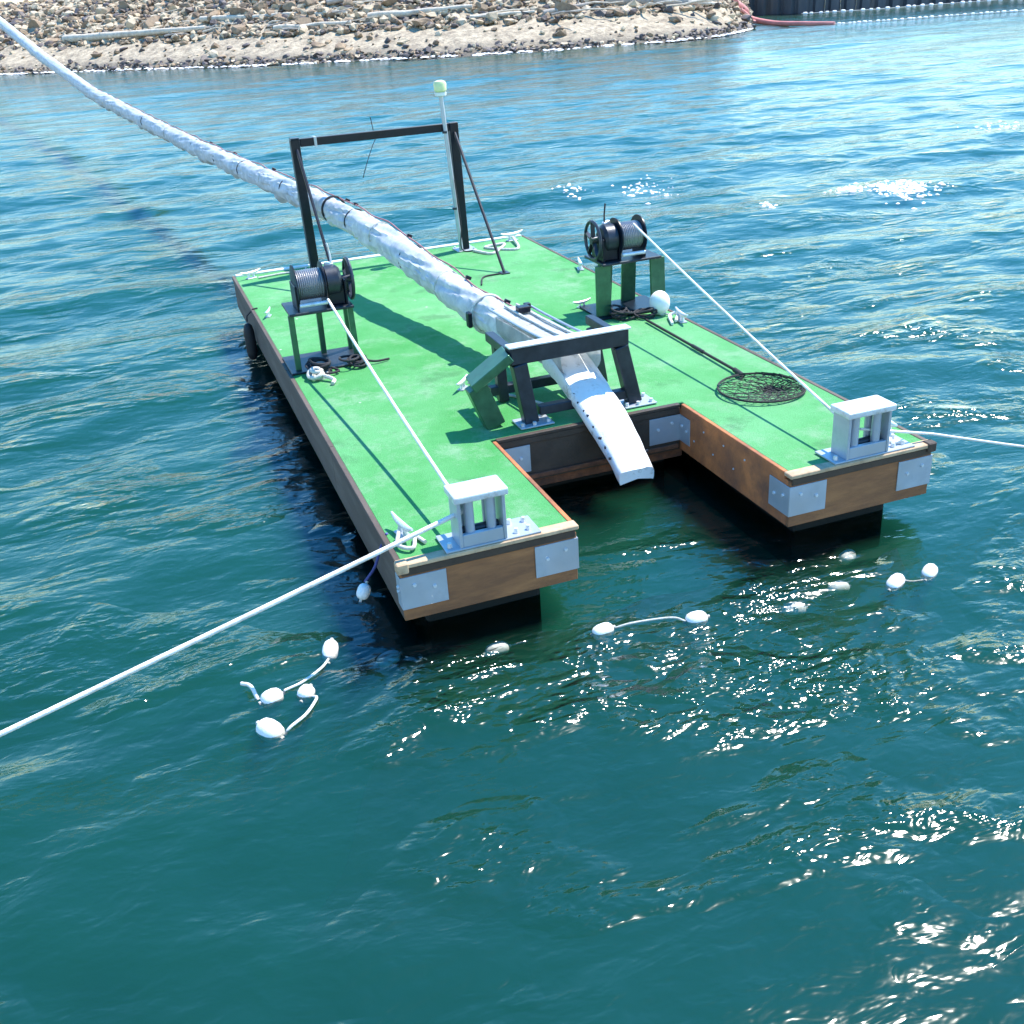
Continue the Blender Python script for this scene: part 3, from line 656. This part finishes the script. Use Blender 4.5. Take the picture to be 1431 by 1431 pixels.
for x in (-.185, -.03, .09, .185):
    obj('rail', tube(B(), [(tx(y)+x, y, pzf(max(y, 2.3))+.196+.012*(1-abs(x)/.2)) for y in np.arange(2.04, 3.42, .1)], .012, 8), 'galv' if abs(x) > .15 else 'dirtyrope', pipe, smooth=True)
obj('latch_block', bx(tx(3.12)-.02, tx(3.12)+.10, 3.06, 3.15, pzf(3.1)+.205, pzf(3.1)+.26), 'black', pipe, bevel=.006)
obj('latch_block', bx(tx(3.22)+.11, tx(3.22)+.17, 3.2, 3.26, pzf(3.1)+.19, pzf(3.1)+.245), 'black', pipe, bevel=.006)
# strap round the pipe
for y, rr in ((3.78, .180), (8.2, .158)):
    bm = tube(B(), [V((tx(y)+rr*math.cos(a), y+.13*rr*math.cos(a), pzf(y)+rr*math.sin(a)*1.05)) for a in np.linspace(0, 2*math.pi, 30)[:-1]], .016, 6, closed=True)
    st = obj('strap', bm, 'blackrope' if y > 5 else 'dirtyrope', pipe, smooth=True)
    if y < 5: obj('buckle', bx(tx(y)-.222, tx(y)-.178, y-.05, y+.03, pzf(y)-.10, pzf(y)+.05), 'black', st, bevel=.008)
for y in (4.7, 5.65, 6.55, 7.4, 9.3, 10.2, 11.3, 12.6, 14.2, 16.0, 18.5, 21.0):
    rr = .158-.022*min(1, max(0, (y-5)/5))
    obj('tie_band', tube(B(), [V((tx(y)+rr*math.cos(a), y+.13*rr*math.cos(a)+.02*math.sin(a*2), pzf(y)+rr*math.sin(a))) for a in np.linspace(0, 2*math.pi, 26)[:-1]], .008, 5, closed=True), 'dirtyrope' if int(y*10) % 2 else 'blackrope', pipe)
# lacing cord with clips along the top
Pc = [V((tx(y)+.085+.012*math.sin(y*7), y, pzf(y)+.158-.022*min(1, max(0, (y-5)/5))+.012*math.sin(y*4.3))) for y in np.arange(3.3, 30, .12)]
obj('lacing_cord', tube(B(), Pc, .009, 5), 'pinkrope', pipe)
for y in (3.55, 4.4, 5.9, 7.6, 7.9, 9.6, 11.2, 13.5, 15.2):
    obj('clip', box(B(), (tx(y)+.10, y, pzf(y)+.172-.022*min(1, max(0, (y-5)/5))), (.06, .035, .035), Matrix.Rotation(.5, 3, 'Y')), 'black', pipe, bevel=.005)

# ------------------------------------------------------------------ chute into the notch
ch = thing('chute', (2.28, 1.2, .33), 'white plastic chute sloping from the steel stand down into the notch', 'chute')
bm = B(); rows = []
N_ = 26
for i in range(N_+1):
    t = i/N_; y = 2.32-1.16*t; z = 1.0-.64*t+.075*math.sin(math.pi*t)
    x = tx(y)-.02; wv = .165-.005*math.sin(t*9)-.022*max(0, (t-.6)/.4)**2; rw = []
    hs = .125*(1-.55*t)+.02
    lip = .07*max(0, 1-t/.42)**.5 if t < .42 else 0                       # raised edges at the head only
    dr = .06*max(0, (t-.65)/.35)**2                  # the end droops
    for (u_, v_) in ((-1.0, .0), (-1.03, -.018), (-1.02, -.055), (-.97, -.078), (-.8, -.068), (0, -.04), (.8, -.068), (.97, -.078), (1.02, -.055), (1.03, -.018), (1.0, 0), (.93, .022), (.84, .031), (.6, .046), (.3, .055), (0, .058), (-.3, .055), (-.6, .046), (-.84, .031), (-.93, .022)):
        zz = v_+(lip if (abs(u_) > .9 and v_ > -.05) else 0)-dr*(1-.35*u_*u_ if v_ > -.02 else .8)
        rw.append(bm.verts.new((x+u_*(wv+.012)+.006*noise.noise(V((u_*3, t*14, 0))), y-.02*(1-u_*u_)*(1 if t > .97 else 0), z+zz+.007*noise.noise(V((u_*2.5, t*11, 5))))))
    rows.append(rw)
for A, C in zip(rows, rows[1:]):
    n = len(A)
    for k in range(n): bm.faces.new((A[k], A[(k+1) % n], C[(k+1) % n], C[k]))
for rw in (rows[0], rows[-1]):
    n = len(rw)
    pairs = [(k, n-1-k) for k in range(10)]
    for (a, b), (c, d_) in zip(pairs, pairs[1:]): bm.faces.new((rw[a], rw[c], rw[d_], rw[b]))
obj('trough', bm, 'chute', ch, smooth=True)
for i, t in enumerate((.3, .36, .41, .49, .56, .60, .69, .77, .83, .90)):
    for s in (-1, 1):
        y = 2.32-1.16*t; z = 1.0-.64*t+.075*math.sin(math.pi*t); hs = .125*(1-.55*t)+.02
        if s > 0 and i % 3: continue
        obj('fixing', box(B(), (tx(y)-.02+s*(.168-.004*(i % 3)), y, z+.012-.06*max(0, (t-.65)/.35)**2*.75), (.014+.006*(i % 2), .018+.012*((i*7) % 3), .02), Matrix.Rotation(.4*(i % 4)-.5, 3, 'Z')), 'steel', ch, bevel=.003)

# ------------------------------------------------------------------ stand at the head of the notch
sd_ = thing('pipe_stand', (2.05, 1.9, D), 'dark steel stand with splayed side arm carrying the pipe end over the notch', 'stand')
y = 1.86
obj('top_beam', bx(1.49, 2.545, y-.035, y+.10, 1.165, 1.305), 'steel', sd_, bevel=.008)
obj('top_plate', bx(1.475, 2.56, y-.05, y+.06, 1.308, 1.326), 'alu', sd_, bevel=.004)
for xt, xb in ((1.565, 1.645), (2.475, 2.60)):
    obj('leg', beam(B(), (xb, y+.01, D+.02), (xt, y+.01, 1.164), .125, .11, (0, 1, 0)), 'steel', sd_, bevel=.007)
    f = obj('foot_plate', bx(xb-.13, xb+.17, y-.11, y+.12, D+.008, D+.022), 'galv', sd_, bevel=.003)
    for dx, dy in ((-.10, -.07), (.0, -.085), (.13, -.07), (.13, .08)): obj('bolt', cyl(B(), (xb+dx, y+dy, D+.023), (xb+dx, y+dy, D+.05), .017, seg=6), 'alu', f)
# rear legs
for xt, xb in ((1.60, 1.62), (2.50, 2.58)): obj('leg', beam(B(), (xb, y+.62, D+.01), (xt, y+.62, 1.15), .09, .09, (0, 1, 0)), 'steel', sd_, bevel=.006)
obj('side_rail', bx(1.52, 1.60, y+.105, y+.70, 1.17, 1.25), 'steel', sd_, bevel=.005); obj('side_rail', bx(2.47, 2.545, y+.105, y+.70, 1.17, 1.25), 'steel', sd_, bevel=.005)
obj('rear_beam', bx(1.5, 2.55, y+.58, y+.66, .70, .78), 'steel', sd_, bevel=.005)
obj('low_crossbar', bx(1.72, 2.53, y-.03, y+.05, D+.07, D+.15), 'steel', sd_, bevel=.006)
obj('side_arm', beam(B(), (1.175, y+.10, 1.02), (1.50, y+.06, 1.245), .26, .075), 'legsteel', sd_, bevel=.006)
obj('side_leg', beam(B(), (1.36, y+.12, D+.01), (1.22, y+.12, 1.0), .17, .13, (0, 1, 0)), 'legsteel', sd_, bevel=.006)
# ------------------------------------------------------------------ winches
def winch(name, label, flip, x0, rear, wide, loc):
    """x0.. legs; built left handed for the left one, mirrored by flip"""
    t = thing(name, loc, label, 'winch', 'deck winches')
    sx = -1 if flip else 1; cx = loc[0]; yy = loc[1]
    def X(v): return cx+sx*v
    zt = 1.185
    lw, lt = wide
    for fx_ in x0: obj('leg', beam(B(), (X(fx_*1.02), yy, D+.02), (X(fx_), yy+.02, zt), lw, lt, (0, 1, 0)), 'legsteel', t, bevel=.004)
    for fx_ in rear: obj('leg', beam(B(), (X(fx_), yy+.42, D+.02), (X(fx_*.95), yy+.36, zt), lw, lt, (0, 1, 0)), 'legsteel', t, bevel=.004)
    bp_ = B(); a, b = sorted((X(x0[0]-.06*1), X(x0[1]+.06))); obj('base_plate', bx(a-.03, b+.03, yy-.10, yy+.50, D+.004, D+.022), 'steel' if not flip else 'black', t, bevel=.004)
    a, b = sorted((X(x0[0]-.02), X(x0[1]+.03))); obj('top_plate', bx(a, b, yy-.06, yy+.44, zt+.002, zt+.03), 'steel', t, bevel=.005)
    # cradle
    cz = 1.435; cy = yy+.14; R_ = .165
    for v in (-.215, .075, .27):
        a, b = sorted((X(v-.01), X(v+.01))); obj('side_plate', bx(a, b, cy-.13, cy+.17, zt+.031, cz+.02), 'black', t, bevel=.004)
    obj('front_bar', cyl(B(), (X(-.20), cy-.15, zt+.085), (X(.07), cy-.15, zt+.085), .022, seg=12), 'alu', t, smooth=True)
    obj('motor_box', bx(*sorted((X(.09), X(.26))), cy-.10, cy+.15, zt+.032, cz-.02), 'black', t, bevel=.01)
    dr = obj('drum', lathe(B(), (X(-.19), cy, cz), (sx, 0, 0), [(0, .12), (.001, R_*.86)]+[(.012+.02*i+.01*j, R_*.86+(.006 if j else -.002)) for i in range(12) for j in (0, 1)]+[(.255, R_*.86), (.256, .1)], 32), 'winder', t, smooth=True)
    for v in (-.2, .075):
        obj('flange', lathe(B(), (X(v-.008), cy, cz), (sx, 0, 0), [(0, R_*1.12), (.002, R_*1.24), (.014, R_*1.24), (.016, R_*1.12)], 36), 'black', dr, smooth=True)
    # gear case and hand wheel
    obj('gear_case', lathe(B(), (X(.095), cy, cz), (sx, 0, 0), [(0, .10), (.004, .15), (.12, .15), (.15, .12), (.152, .05)], 28), 'steel', t, smooth=True)
    hw = obj('hand_wheel', tube(B(), ring((X(.335), cy, cz), (1, 0, 0), .195, 40), .018, 8, closed=True), 'steel', t, smooth=True)
    for k in range(5):
        a = 2*math.pi*k/5+.3; obj('spoke', beam(B(), (X(.335), cy, cz), (X(.335), cy+.19*math.cos(a), cz+.19*math.sin(a)), .014, .045, (1, 0, 0)), 'steel', hw)
    obj('hub', cyl(B(), (X(.26), cy, cz), (X(.36), cy, cz), .04, seg=16), 'steel', hw, smooth=True)
    obj('brake_lever', tube(B(), [(X(.19), cy+.02, cz+.10), (X(.185), cy+.03, cz+.25), (X(.17), cy+.03, cz+.36)], .009, 6), 'black' if flip else 'alu', t)
    obj('tensioner', beam(B(), (X(.12), cy+.05, cz+.16), (X(.20), cy+.03, cz+.14), .05, .05), 'alu', t, bevel=.006)
    return t
wl = winch('winch', 'left winch on thin legs with its hand wheel towards the pipe', False, (-.30, .285), (.03, .32), (.055, .05), (.415, 4.28, D))
wr = winch('winch', 'right winch on wide plate legs with its hand wheel towards the pipe', True, (-.36, .285), (-.20, .10), (.17, .035), (3.755, 4.35, D))
# rope coils and tackle at the winch feet
def coil(loc, r, n, m_, label, name='rope_coil', th=.018, tail=None):
    o = B(); rr = random.Random(int(loc[0]*97))
    for k in range(n): tube(o, ring((loc[0]+rr.uniform(-.05, .05), loc[1]+rr.uniform(-.04, .04), loc[2]+th*1.1+k*th*1.15), (rr.uniform(-.3, .3), rr.uniform(-.3, .3), 1), r*rr.uniform(.6, 1.15), 26, .10, k), th, 7, closed=True)
    if tail: tube(o, spline(tail, 8), th, 7)
    return tag(obj(name, o, m_, smooth=True, origin=loc), label, 'rope')
coil((.30, 4.12, D+.022), .11, 7, 'blackrope', 'black rope coil at the front foot of the left winch', th=.012, tail=[(.40, 4.10, D+.05), (.46, 4.02, D+.03), (.38, 3.98, D+.03), (.30, 4.0, D+.03)])
coil((.64, 4.16, D+.022), .09, 5, 'blackrope', 'smaller black rope coil under the left winch towards the pipe', th=.012, tail=[(.72, 4.16, D+.06), (.85, 4.12, D+.03), (1.0, 4.15, D+.02)])
coil((.24, 3.95, D), .07, 4, 'dirtyrope', 'dirty white rope coil in front of the left winch near the deck edge', th=.02, tail=[(.28, 3.9, D+.05), (.36, 3.78, D+.03), (.33, 3.70, D+.02)])
coil((3.62, 4.22, D+.022), .11, 6, 'blackrope', 'black rope coil under the right winch', th=.012)
coil((3.86, 4.12, D+.022), .10, 4, 'blackrope', 'black rope coil beside the round white float at the right winch', th=.012)
fl = thing('deck_float', (4.02, 4.12, D), 'round white float lying at the foot of the right winch', 'float')
obj('float_body', ell(B(), (4.02, 4.12, D+.135), (.112, .112, .132)), 'foamfloat', fl, smooth=True)
obj('neck', cyl(B(), (4.03, 4.09, D+.02), (4.03, 4.075, D+.0601), .035, seg=12), 'foamfloat', fl, smooth=True)
obj('cord', tube(B(), spline([(4.03, 4.08, D+.03), (4.08, 3.98, D+.02), (4.02, 3.86, D+.02), (3.98, 3.8, D+.018)], 6), .012, 6), 'dirtyrope', fl, smooth=True)

# ------------------------------------------------------------------ roller fairleads
def fairlead(loc, x0, x1, label):
    t = thing('roller_fairlead', loc, label, 'fairlead', 'roller fairleads at the near corners')
    y0, y1 = -.005, .19; zb, ztp = D+.022, D+.40
    b_ = obj('base_plate', bx(x0-.10, x1+.24, y0-.005, y1+.06, D+.008, D+.022), 'galv', t, bevel=.003)
    for (dx, dy) in ((x1+.08, y0+.05), (x1+.17, y0+.06), (x1+.08, y1), (x1+.18, y1-.01), (x0-.06, y0+.05)): obj('bolt', cyl(B(), (dx, dy, D+.023), (dx, dy, D+.055), .02, .015, 6), 'alu', b_)
    obj('top_plate', bx(x0-.022, x1+.022, y0-.02, y1+.02, ztp-.05, ztp), 'alu', t, bevel=.012, seg=2)
    for xa, xb in ((x0, x0+.022), (x1-.022, x1)): obj('side_plate', bx(xa, xb, y0, y1, zb, ztp-.051), 'galv', t, bevel=.003)
    for xr in (x0+.09, x1-.09):
        r_ = obj('vertical_roller', cyl(B(), (xr, y0+.055, zb+.03), (xr, y0+.055, ztp-.06), .034, seg=18), 'galv', t, smooth=True)
        obj('pin', cyl(B(), (xr, y0+.055, zb), (xr, y0+.055, ztp-.052), .013, seg=10), 'alu', r_)
        obj('vertical_roller', cyl(B(), (xr, y1-.05, zb+.03), (xr, y1-.05, ztp-.06), .03, seg=18), 'galv', t, smooth=True)
    obj('lower_roller', cyl(B(), (x0+.03, (y0+y1)/2, zb+.075), (x1-.03, (y0+y1)/2, zb+.075), .032, seg=18), 'steel', t, smooth=True)
    obj('sill', bx(x0+.023, x1-.023, y0+.004, y0+.04, zb, zb+.09), 'galv', t, bevel=.003)
    return t
fairlead((.58, .1, D), .425, .755, 'roller fairlead at the near end of the left pontoon')
fairlead((3.6, .1, D), 3.42, 3.79, 'roller fairlead at the near end of the right pontoon')

# ------------------------------------------------------------------ cleats
def make_cleat():
    t = thing('cleat', (0, 0, 0), '', 'cleat', 'mooring cleats on the deck')
    obj('base', bx(-.07, .07, -.035, .035, 0.001, .012), 'galv', t, bevel=.003)
    for s in (-1, 1): obj('stem', cyl(B(), (s*.04, 0, .012), (s*.032, 0, .06), .018, .014, 10), 'alu', t, smooth=True)
    obj('horn', tube(B(), [(-.15, 0, .092), (-.10, 0, .076), (-.04, 0, .068), (.04, 0, .068), (.10, 0, .076), (.15, 0, .092)], .018, 10, rf=lambda q: .008+.013*math.sin(math.pi*min(1, max(0, q)))), 'alu', t, smooth=True)
    return t
cl0 = make_cleat()
CL = [((.22, 9.15-.62, 0), .4, 1.0, 'cleat at the far left corner of the deck'), ((.14, 6.5, 0), 1.2, .8, 'cleat on the left deck edge behind the left winch'),
      ((4.10, 6.45, 0), 1.3, 1.1, 'cleat on the right deck edge behind the right winch'), ((3.95, 8.55, 0), .2, 1.2, 'cleat at the far right corner of the deck'),
      ((4.10, 3.78, 0), 1.45, 1.1, 'cleat on the right deck edge in front of the right winch'), ((.14, .40, 0), 1.75, 1.1, 'cleat at the near left corner of the deck with the rope beside it'),
      ((4.06, .36, 0), 1.3, 1.1, 'cleat at the near right corner of the deck'), ((1.40, 2.98, 0), .9, .9, 'cleat in the middle of the deck left of the pipe stand'), ((3.42, 4.85, 0), .2, .8, 'cleat behind the right winch towards the pipe')]
for i, (p, a, s, lab) in enumerate(CL):
    c = cl0 if i == 0 else copy_tree(cl0)
    c.location = (p[0], p[1], D); c.rotation_euler = (0, 0, a); c.scale = (s, s, s*1.1); c['label'] = lab
# ------------------------------------------------------------------ ropes
def laid(pts, r, pitch=.085):
    P2 = [V(p) for p in pts]; tot = sum((b-a).length for a, b in zip(P2, P2[1:])); n = max(8, int(tot/.016)); bm = B(); pr = None; pn = None; SG = 12
    for i in range(n+1):
        d0 = tot*i/n*.99999; p, d = along(P2, d0)
        if pn is None: pn = d.orthogonal().normalized()
        pn = (pn-d*pn.dot(d)).normalized(); q = d.cross(pn); rg = []
        for k in range(SG):
            a = 2*math.pi*k/SG; rr = r*(.93+.16*abs(math.cos(1.5*(a-2*math.pi*d0/pitch))))
            rg.append(bm.verts.new(p+(pn*math.cos(a)+q*math.sin(a))*rr))
        if pr:
            for k in range(SG): bm.faces.new((pr[k], pr[(k+1) % SG], rg[(k+1) % SG], rg[k]))
        else: bm.faces.new(rg[::-1])
        pr = rg
    bm.faces.new(pr); return bm
def ropeobj(pts, r, label, m_='rope', name='mooring_rope'):
    bm = laid(pts, r); return tag(obj(name, bm, m_, smooth=True, origin=tuple(pts[0])), label, 'rope')
ropeobj(sag((.49, 4.26, 1.30), (.50, .10, .86), .03), .013, 'taut white rope from the left winch to the left fairlead')
ropeobj(sag((.50, .10, .86), (-5.6, -.66, -.29), .02, 40), .016, 'taut white rope running from the left fairlead out over the water to the left')
ropeobj(sag((3.83, 4.35, 1.58), (3.50, .1, .86), .02), .011, 'thin taut white rope from the right winch to the right fairlead')
ropeobj(sag((3.60, .1, .82), (4.22, .05, .675), .0, 6)+sag((4.24, .046, .67), (7.6, -.62, -.14), .03, 20), .010, 'thin white rope leading from the right fairlead away to the right')
# loose lines lying on the deck
def zig(P_, r, label, m_): return ropeobj(spline(P_, 8), r, label, m_, 'deck_line')
zig([(.10, .36, D+.05), (.06, .22, D+.03), (.14, .14, D+.03), (.20, .30, D+.02), (.24, .20, D+.02)], .014, 'short tangle of dirty white rope at the near left cleat', 'dirtyrope')
zig([(4.02, .55, D+.03), (3.95, .40, D+.06), (4.0, .24, D+.02), (3.9, .12, D+.03), (3.98, .05, D+.03)], .014, 'short tangle of white rope at the near right cleat', 'rope')
zig([(3.25, 8.2, D+.02), (3.4, 7.9, D+.015), (3.6, 8.1, D+.015), (3.75, 8.35, D+.02), (3.45, 8.3, D+.015), (3.8, 7.95, D+.015), (3.95, 8.5, D+.05)], .02, 'loose white rope lying around the right foot of the gantry', 'dirtyrope')
zig([(.30, 8.45, D+.015), (.7, 8.5, D+.015), (1.0, 8.3, D+.015)], .012, 'white line along the far left edge of the deck', 'dirtyrope')
zig([(3.95, 3.7, D+.02), (4.05, 3.95, D+.03), (4.12, 3.9, D+.06), (4.02, 3.75, D+.03)], .016, 'white rope tail looped on the cleat before the right winch', 'rope')
zig([(1.45, 2.95, D+.06), (1.55, 2.75, D+.02), (1.75, 2.5, D+.015), (1.95, 2.1, D+.015)], .012, 'pale line running under the pipe stand from the middle cleat', 'dirtyrope')
zig([(2.75, 6.4, D+.012), (2.9, 6.75, D+.012), (3.15, 6.8, D+.012)], .010, 'thin dark line on deck beside the gantry brace', 'blackrope')
# ------------------------------------------------------------------ landing net
ln = thing('landing_net', (3.69, 1.6, D), 'black long handled landing net lying on the right pontoon', 'landing net')
hc = V((3.70, 1.60, D+.03))
hp = ring(hc, (.02, .0, 1), .37, 44, .02, 4)
obj('hoop', tube(B(), hp, .010, 8, closed=True), 'net', ln, smooth=True)
hd = obj('handle', tube(B(), [(3.735, 1.96, D+.035), (3.75, 2.6, D+.03), (3.765, 3.25, D+.028), (3.775, 3.95, D+.026)], .014, 10), 'net', ln, smooth=True)
obj('collar', cyl(B(), (3.72, 1.93, D+.034), (3.738, 2.10, D+.034), .024, seg=12), 'net', hd, smooth=True)
obj('grip', cyl(B(), (3.752, 2.70, D+.03), (3.757, 2.92, D+.03), .019, seg=12), 'rubber', hd, smooth=True)
bm = B(); K, Rn = 30, 13; gr = []
rn = random.Random(9); offx, offy = .10, -.08
for j in range(Rn+1):
    f = j/Rn; row = []
    for k in range(K):
        p = hp[int(k*44/K)]; q = hc+(p-hc)*(1-f)+V((offx*math.sin(f*2.6), offy*math.sin(f*2.6), 0))
        q += V((.028*noise.noise(V((k*.8, j*.9, 0)))*f*3, .028*noise.noise(V((k*.8, j*.9, 9)))*f*3, 0))
        q.z = D+.012+.028*(1-f)+.035*abs(noise.noise(V((k*.5, j*.6, 4))))*min(1, f*4); row.append(q)
    gr.append(row)
for j in range(Rn):
    for k in range(K):
        a, b, c = gr[j][k], gr[j+1][(k+(j % 2)) % K], gr[j+1][(k-1+(j % 2)) % K]
        tube(bm, [a, b], .0034, 3); tube(bm, [a, c], .0034, 3)
o = obj('mesh_bag', bm, 'net', ln); o['kind'] = 'stuff'

# ------------------------------------------------------------------ net floats in the water
def mkfloat(p, r, l, ang, label, tilt=0, sub=False):
    r *= .87; l *= .9
    z = p[2] if len(p) > 2 else wz(p[0], p[1])-.012
    t = thing('net_float', (p[0], p[1], z), label, 'float', 'white net floats in the water')
    ax = V((math.cos(ang)*math.cos(tilt), math.sin(ang)*math.cos(tilt), math.sin(tilt)))
    pr = [(-l, r*.25), (-l*.93, r*.55), (-l*.7, r*.85), (-l*.3, r), (l*.3, r), (l*.7, r*.85), (l*.93, r*.55), (l, r*.25)]
    obj('float_body', lathe(B(), (p[0], p[1], z), ax, pr, 20), 'foamfloat', t, smooth=True)
    c = V((p[0], p[1], z))
    for s in (-1, 1): obj('eye', cyl(B(), c+ax*(s*(l+.001)), c+ax*(s*(l+.02)), r*.22, seg=8), 'dirtyrope', t)
    return c, ax
FL = [((-.50, .19), .062, .095, 1.2, 'white egg shaped float nearest the left pontoon corner, at the head of its short rope', .35),
      ((-.95, -.19), .068, .078, .3, 'white float at the left end of the short rope, above the lowest one', .0),
      ((-.74, -.23), .062, .062, .9, 'round white float in the middle of the left group', .2),
      ((-1.01, -.50), .078, .10, 2.2, 'largest white float, lowest of the left group', .2),
      ((-.15, .62, .13), .055, .065, .6, 'pale bluish float against the side of the left pontoon', .9),
      ((1.25, -.40), .06, .085, .1, 'white float at the left end of the rope in front of the notch', .05),
      ((1.89, -.53), .066, .085, -.1, 'white float at the right end of the rope in front of the notch', .05),
      ((3.37, -.72), .062, .10, .5, 'white float right of the right pontoon, the nearer of the pair', .1),
      ((3.68, -.70), .06, .085, .6, 'white float right of the right pontoon, the farther of the pair', .2)]
SUBM = [((-.13, .10, -.13), .06, .095, .3, 'pale submerged float left of the left pontoon end'), ((.58, -.12, -.13), .06, .095, .1, 'pale submerged float in front of the left pontoon'),
        ((2.65, -.56, -.13), .066, .095, -.1, 'pale submerged float between the notch rope and the right pontoon'), ((3.10, -.45, -.13), .06, .09, -.1, 'pale submerged float beside the pair right of the notch'),
        ((3.42, -.11, -.12), .06, .09, .4, 'pale submerged float under the right pontoon end')]
cs = [mkfloat(*f) for f in FL]; cs2 = [mkfloat(p, r, l, a, lab, 0) for p, r, l, a, lab in SUBM]
def wr_(P_, dz=.012): return [V((x, y, wz(x, y)+dz)) for x, y in P_]
def flr(P_, label, r=.008, m_='rope'): return ropeobj(spline(P_, 8), r, label, m_, 'float_rope')
flr([cs[0][0]-V((.03, .09, -.0))]+wr_([(-.60, -.02), (-.74, -.13)])+[cs[1][0]+V((.085, .02, .02))], 'short white rope joining the left group of floats')
flr([cs[2][0]+V((.03, -.05, 0))]+wr_([(-.69, -.34), (-.78, -.47), (-.89, -.55)])+[cs[3][0]+V((.08, -.05, -.02))], 'white rope between the round float and the largest float', .009)
flr([cs[5][0]+V((.09, .0, 0))]+wr_([(1.44, -.43), (1.6, -.45), (1.74, -.49)], .02)+[cs[6][0]-V((.085, 0, -.01))], 'pale rope between the two floats in front of the notch', .007, 'dirtyrope')
flr([cs[1][0]-V((.085, -.02, 0)), V((-1.06, -.10, wz(-1.06, -.10)+.05)), V((-1.11, -.02, wz(-1.11, -.02)+.03))], 'rope end sticking out left of the left float group', .012)
flr([cs[4][0]+V((.03, .05, .05)), V((-.06, .55, .34)), V((-.012, .50, .5)), V((.04, .46, .63))], 'blue rope holding the pale float to the left pontoon', .010, 'blueropes')
flr([cs[7][0]+V((.09, .04, -.02)), (cs[7][0]+cs[8][0])/2-V((0, 0, .03)), cs[8][0]-V((.07, .04, .02))], 'short rope joining the pair of floats right of the right pontoon', .007, 'dirtyrope')
# dark fine meshed net hanging under water between the raft and the floats
bm = B(); rows = []
for i in range(41):
    u_ = i/40; top = V((-.05+4.1*u_, .12, -.30)); bot = V((-1.1+5.0*u_, -1.55-.25*math.sin(u_*3.1), -.75)); rw = []
    for j in range(25):
        v_ = j/24; p = top.lerp(bot, v_)-V((0, 0, .22*math.sin(v_*3.1)))
        p += V((.10*noise.noise(p*1.3), .16*noise.noise(p*1.1+V((5, 0, 0))), .16*noise.noise(p*1.6+V((0, 7, 0))))); rw.append(bm.verts.new(p))
    rows.append(rw)
for A, C in zip(rows, rows[1:]):
    for k in range(24): bm.faces.new((A[k], A[k+1], C[k+1], C[k]))
bmesh.ops.solidify(bm, geom=bm.faces[:], thickness=.01)
tag(obj('underwater_net', bm, 'darknet', smooth=True, origin=(2.0, -.6, -.4)), 'dark fine meshed net spread under water in front of the raft', 'net')
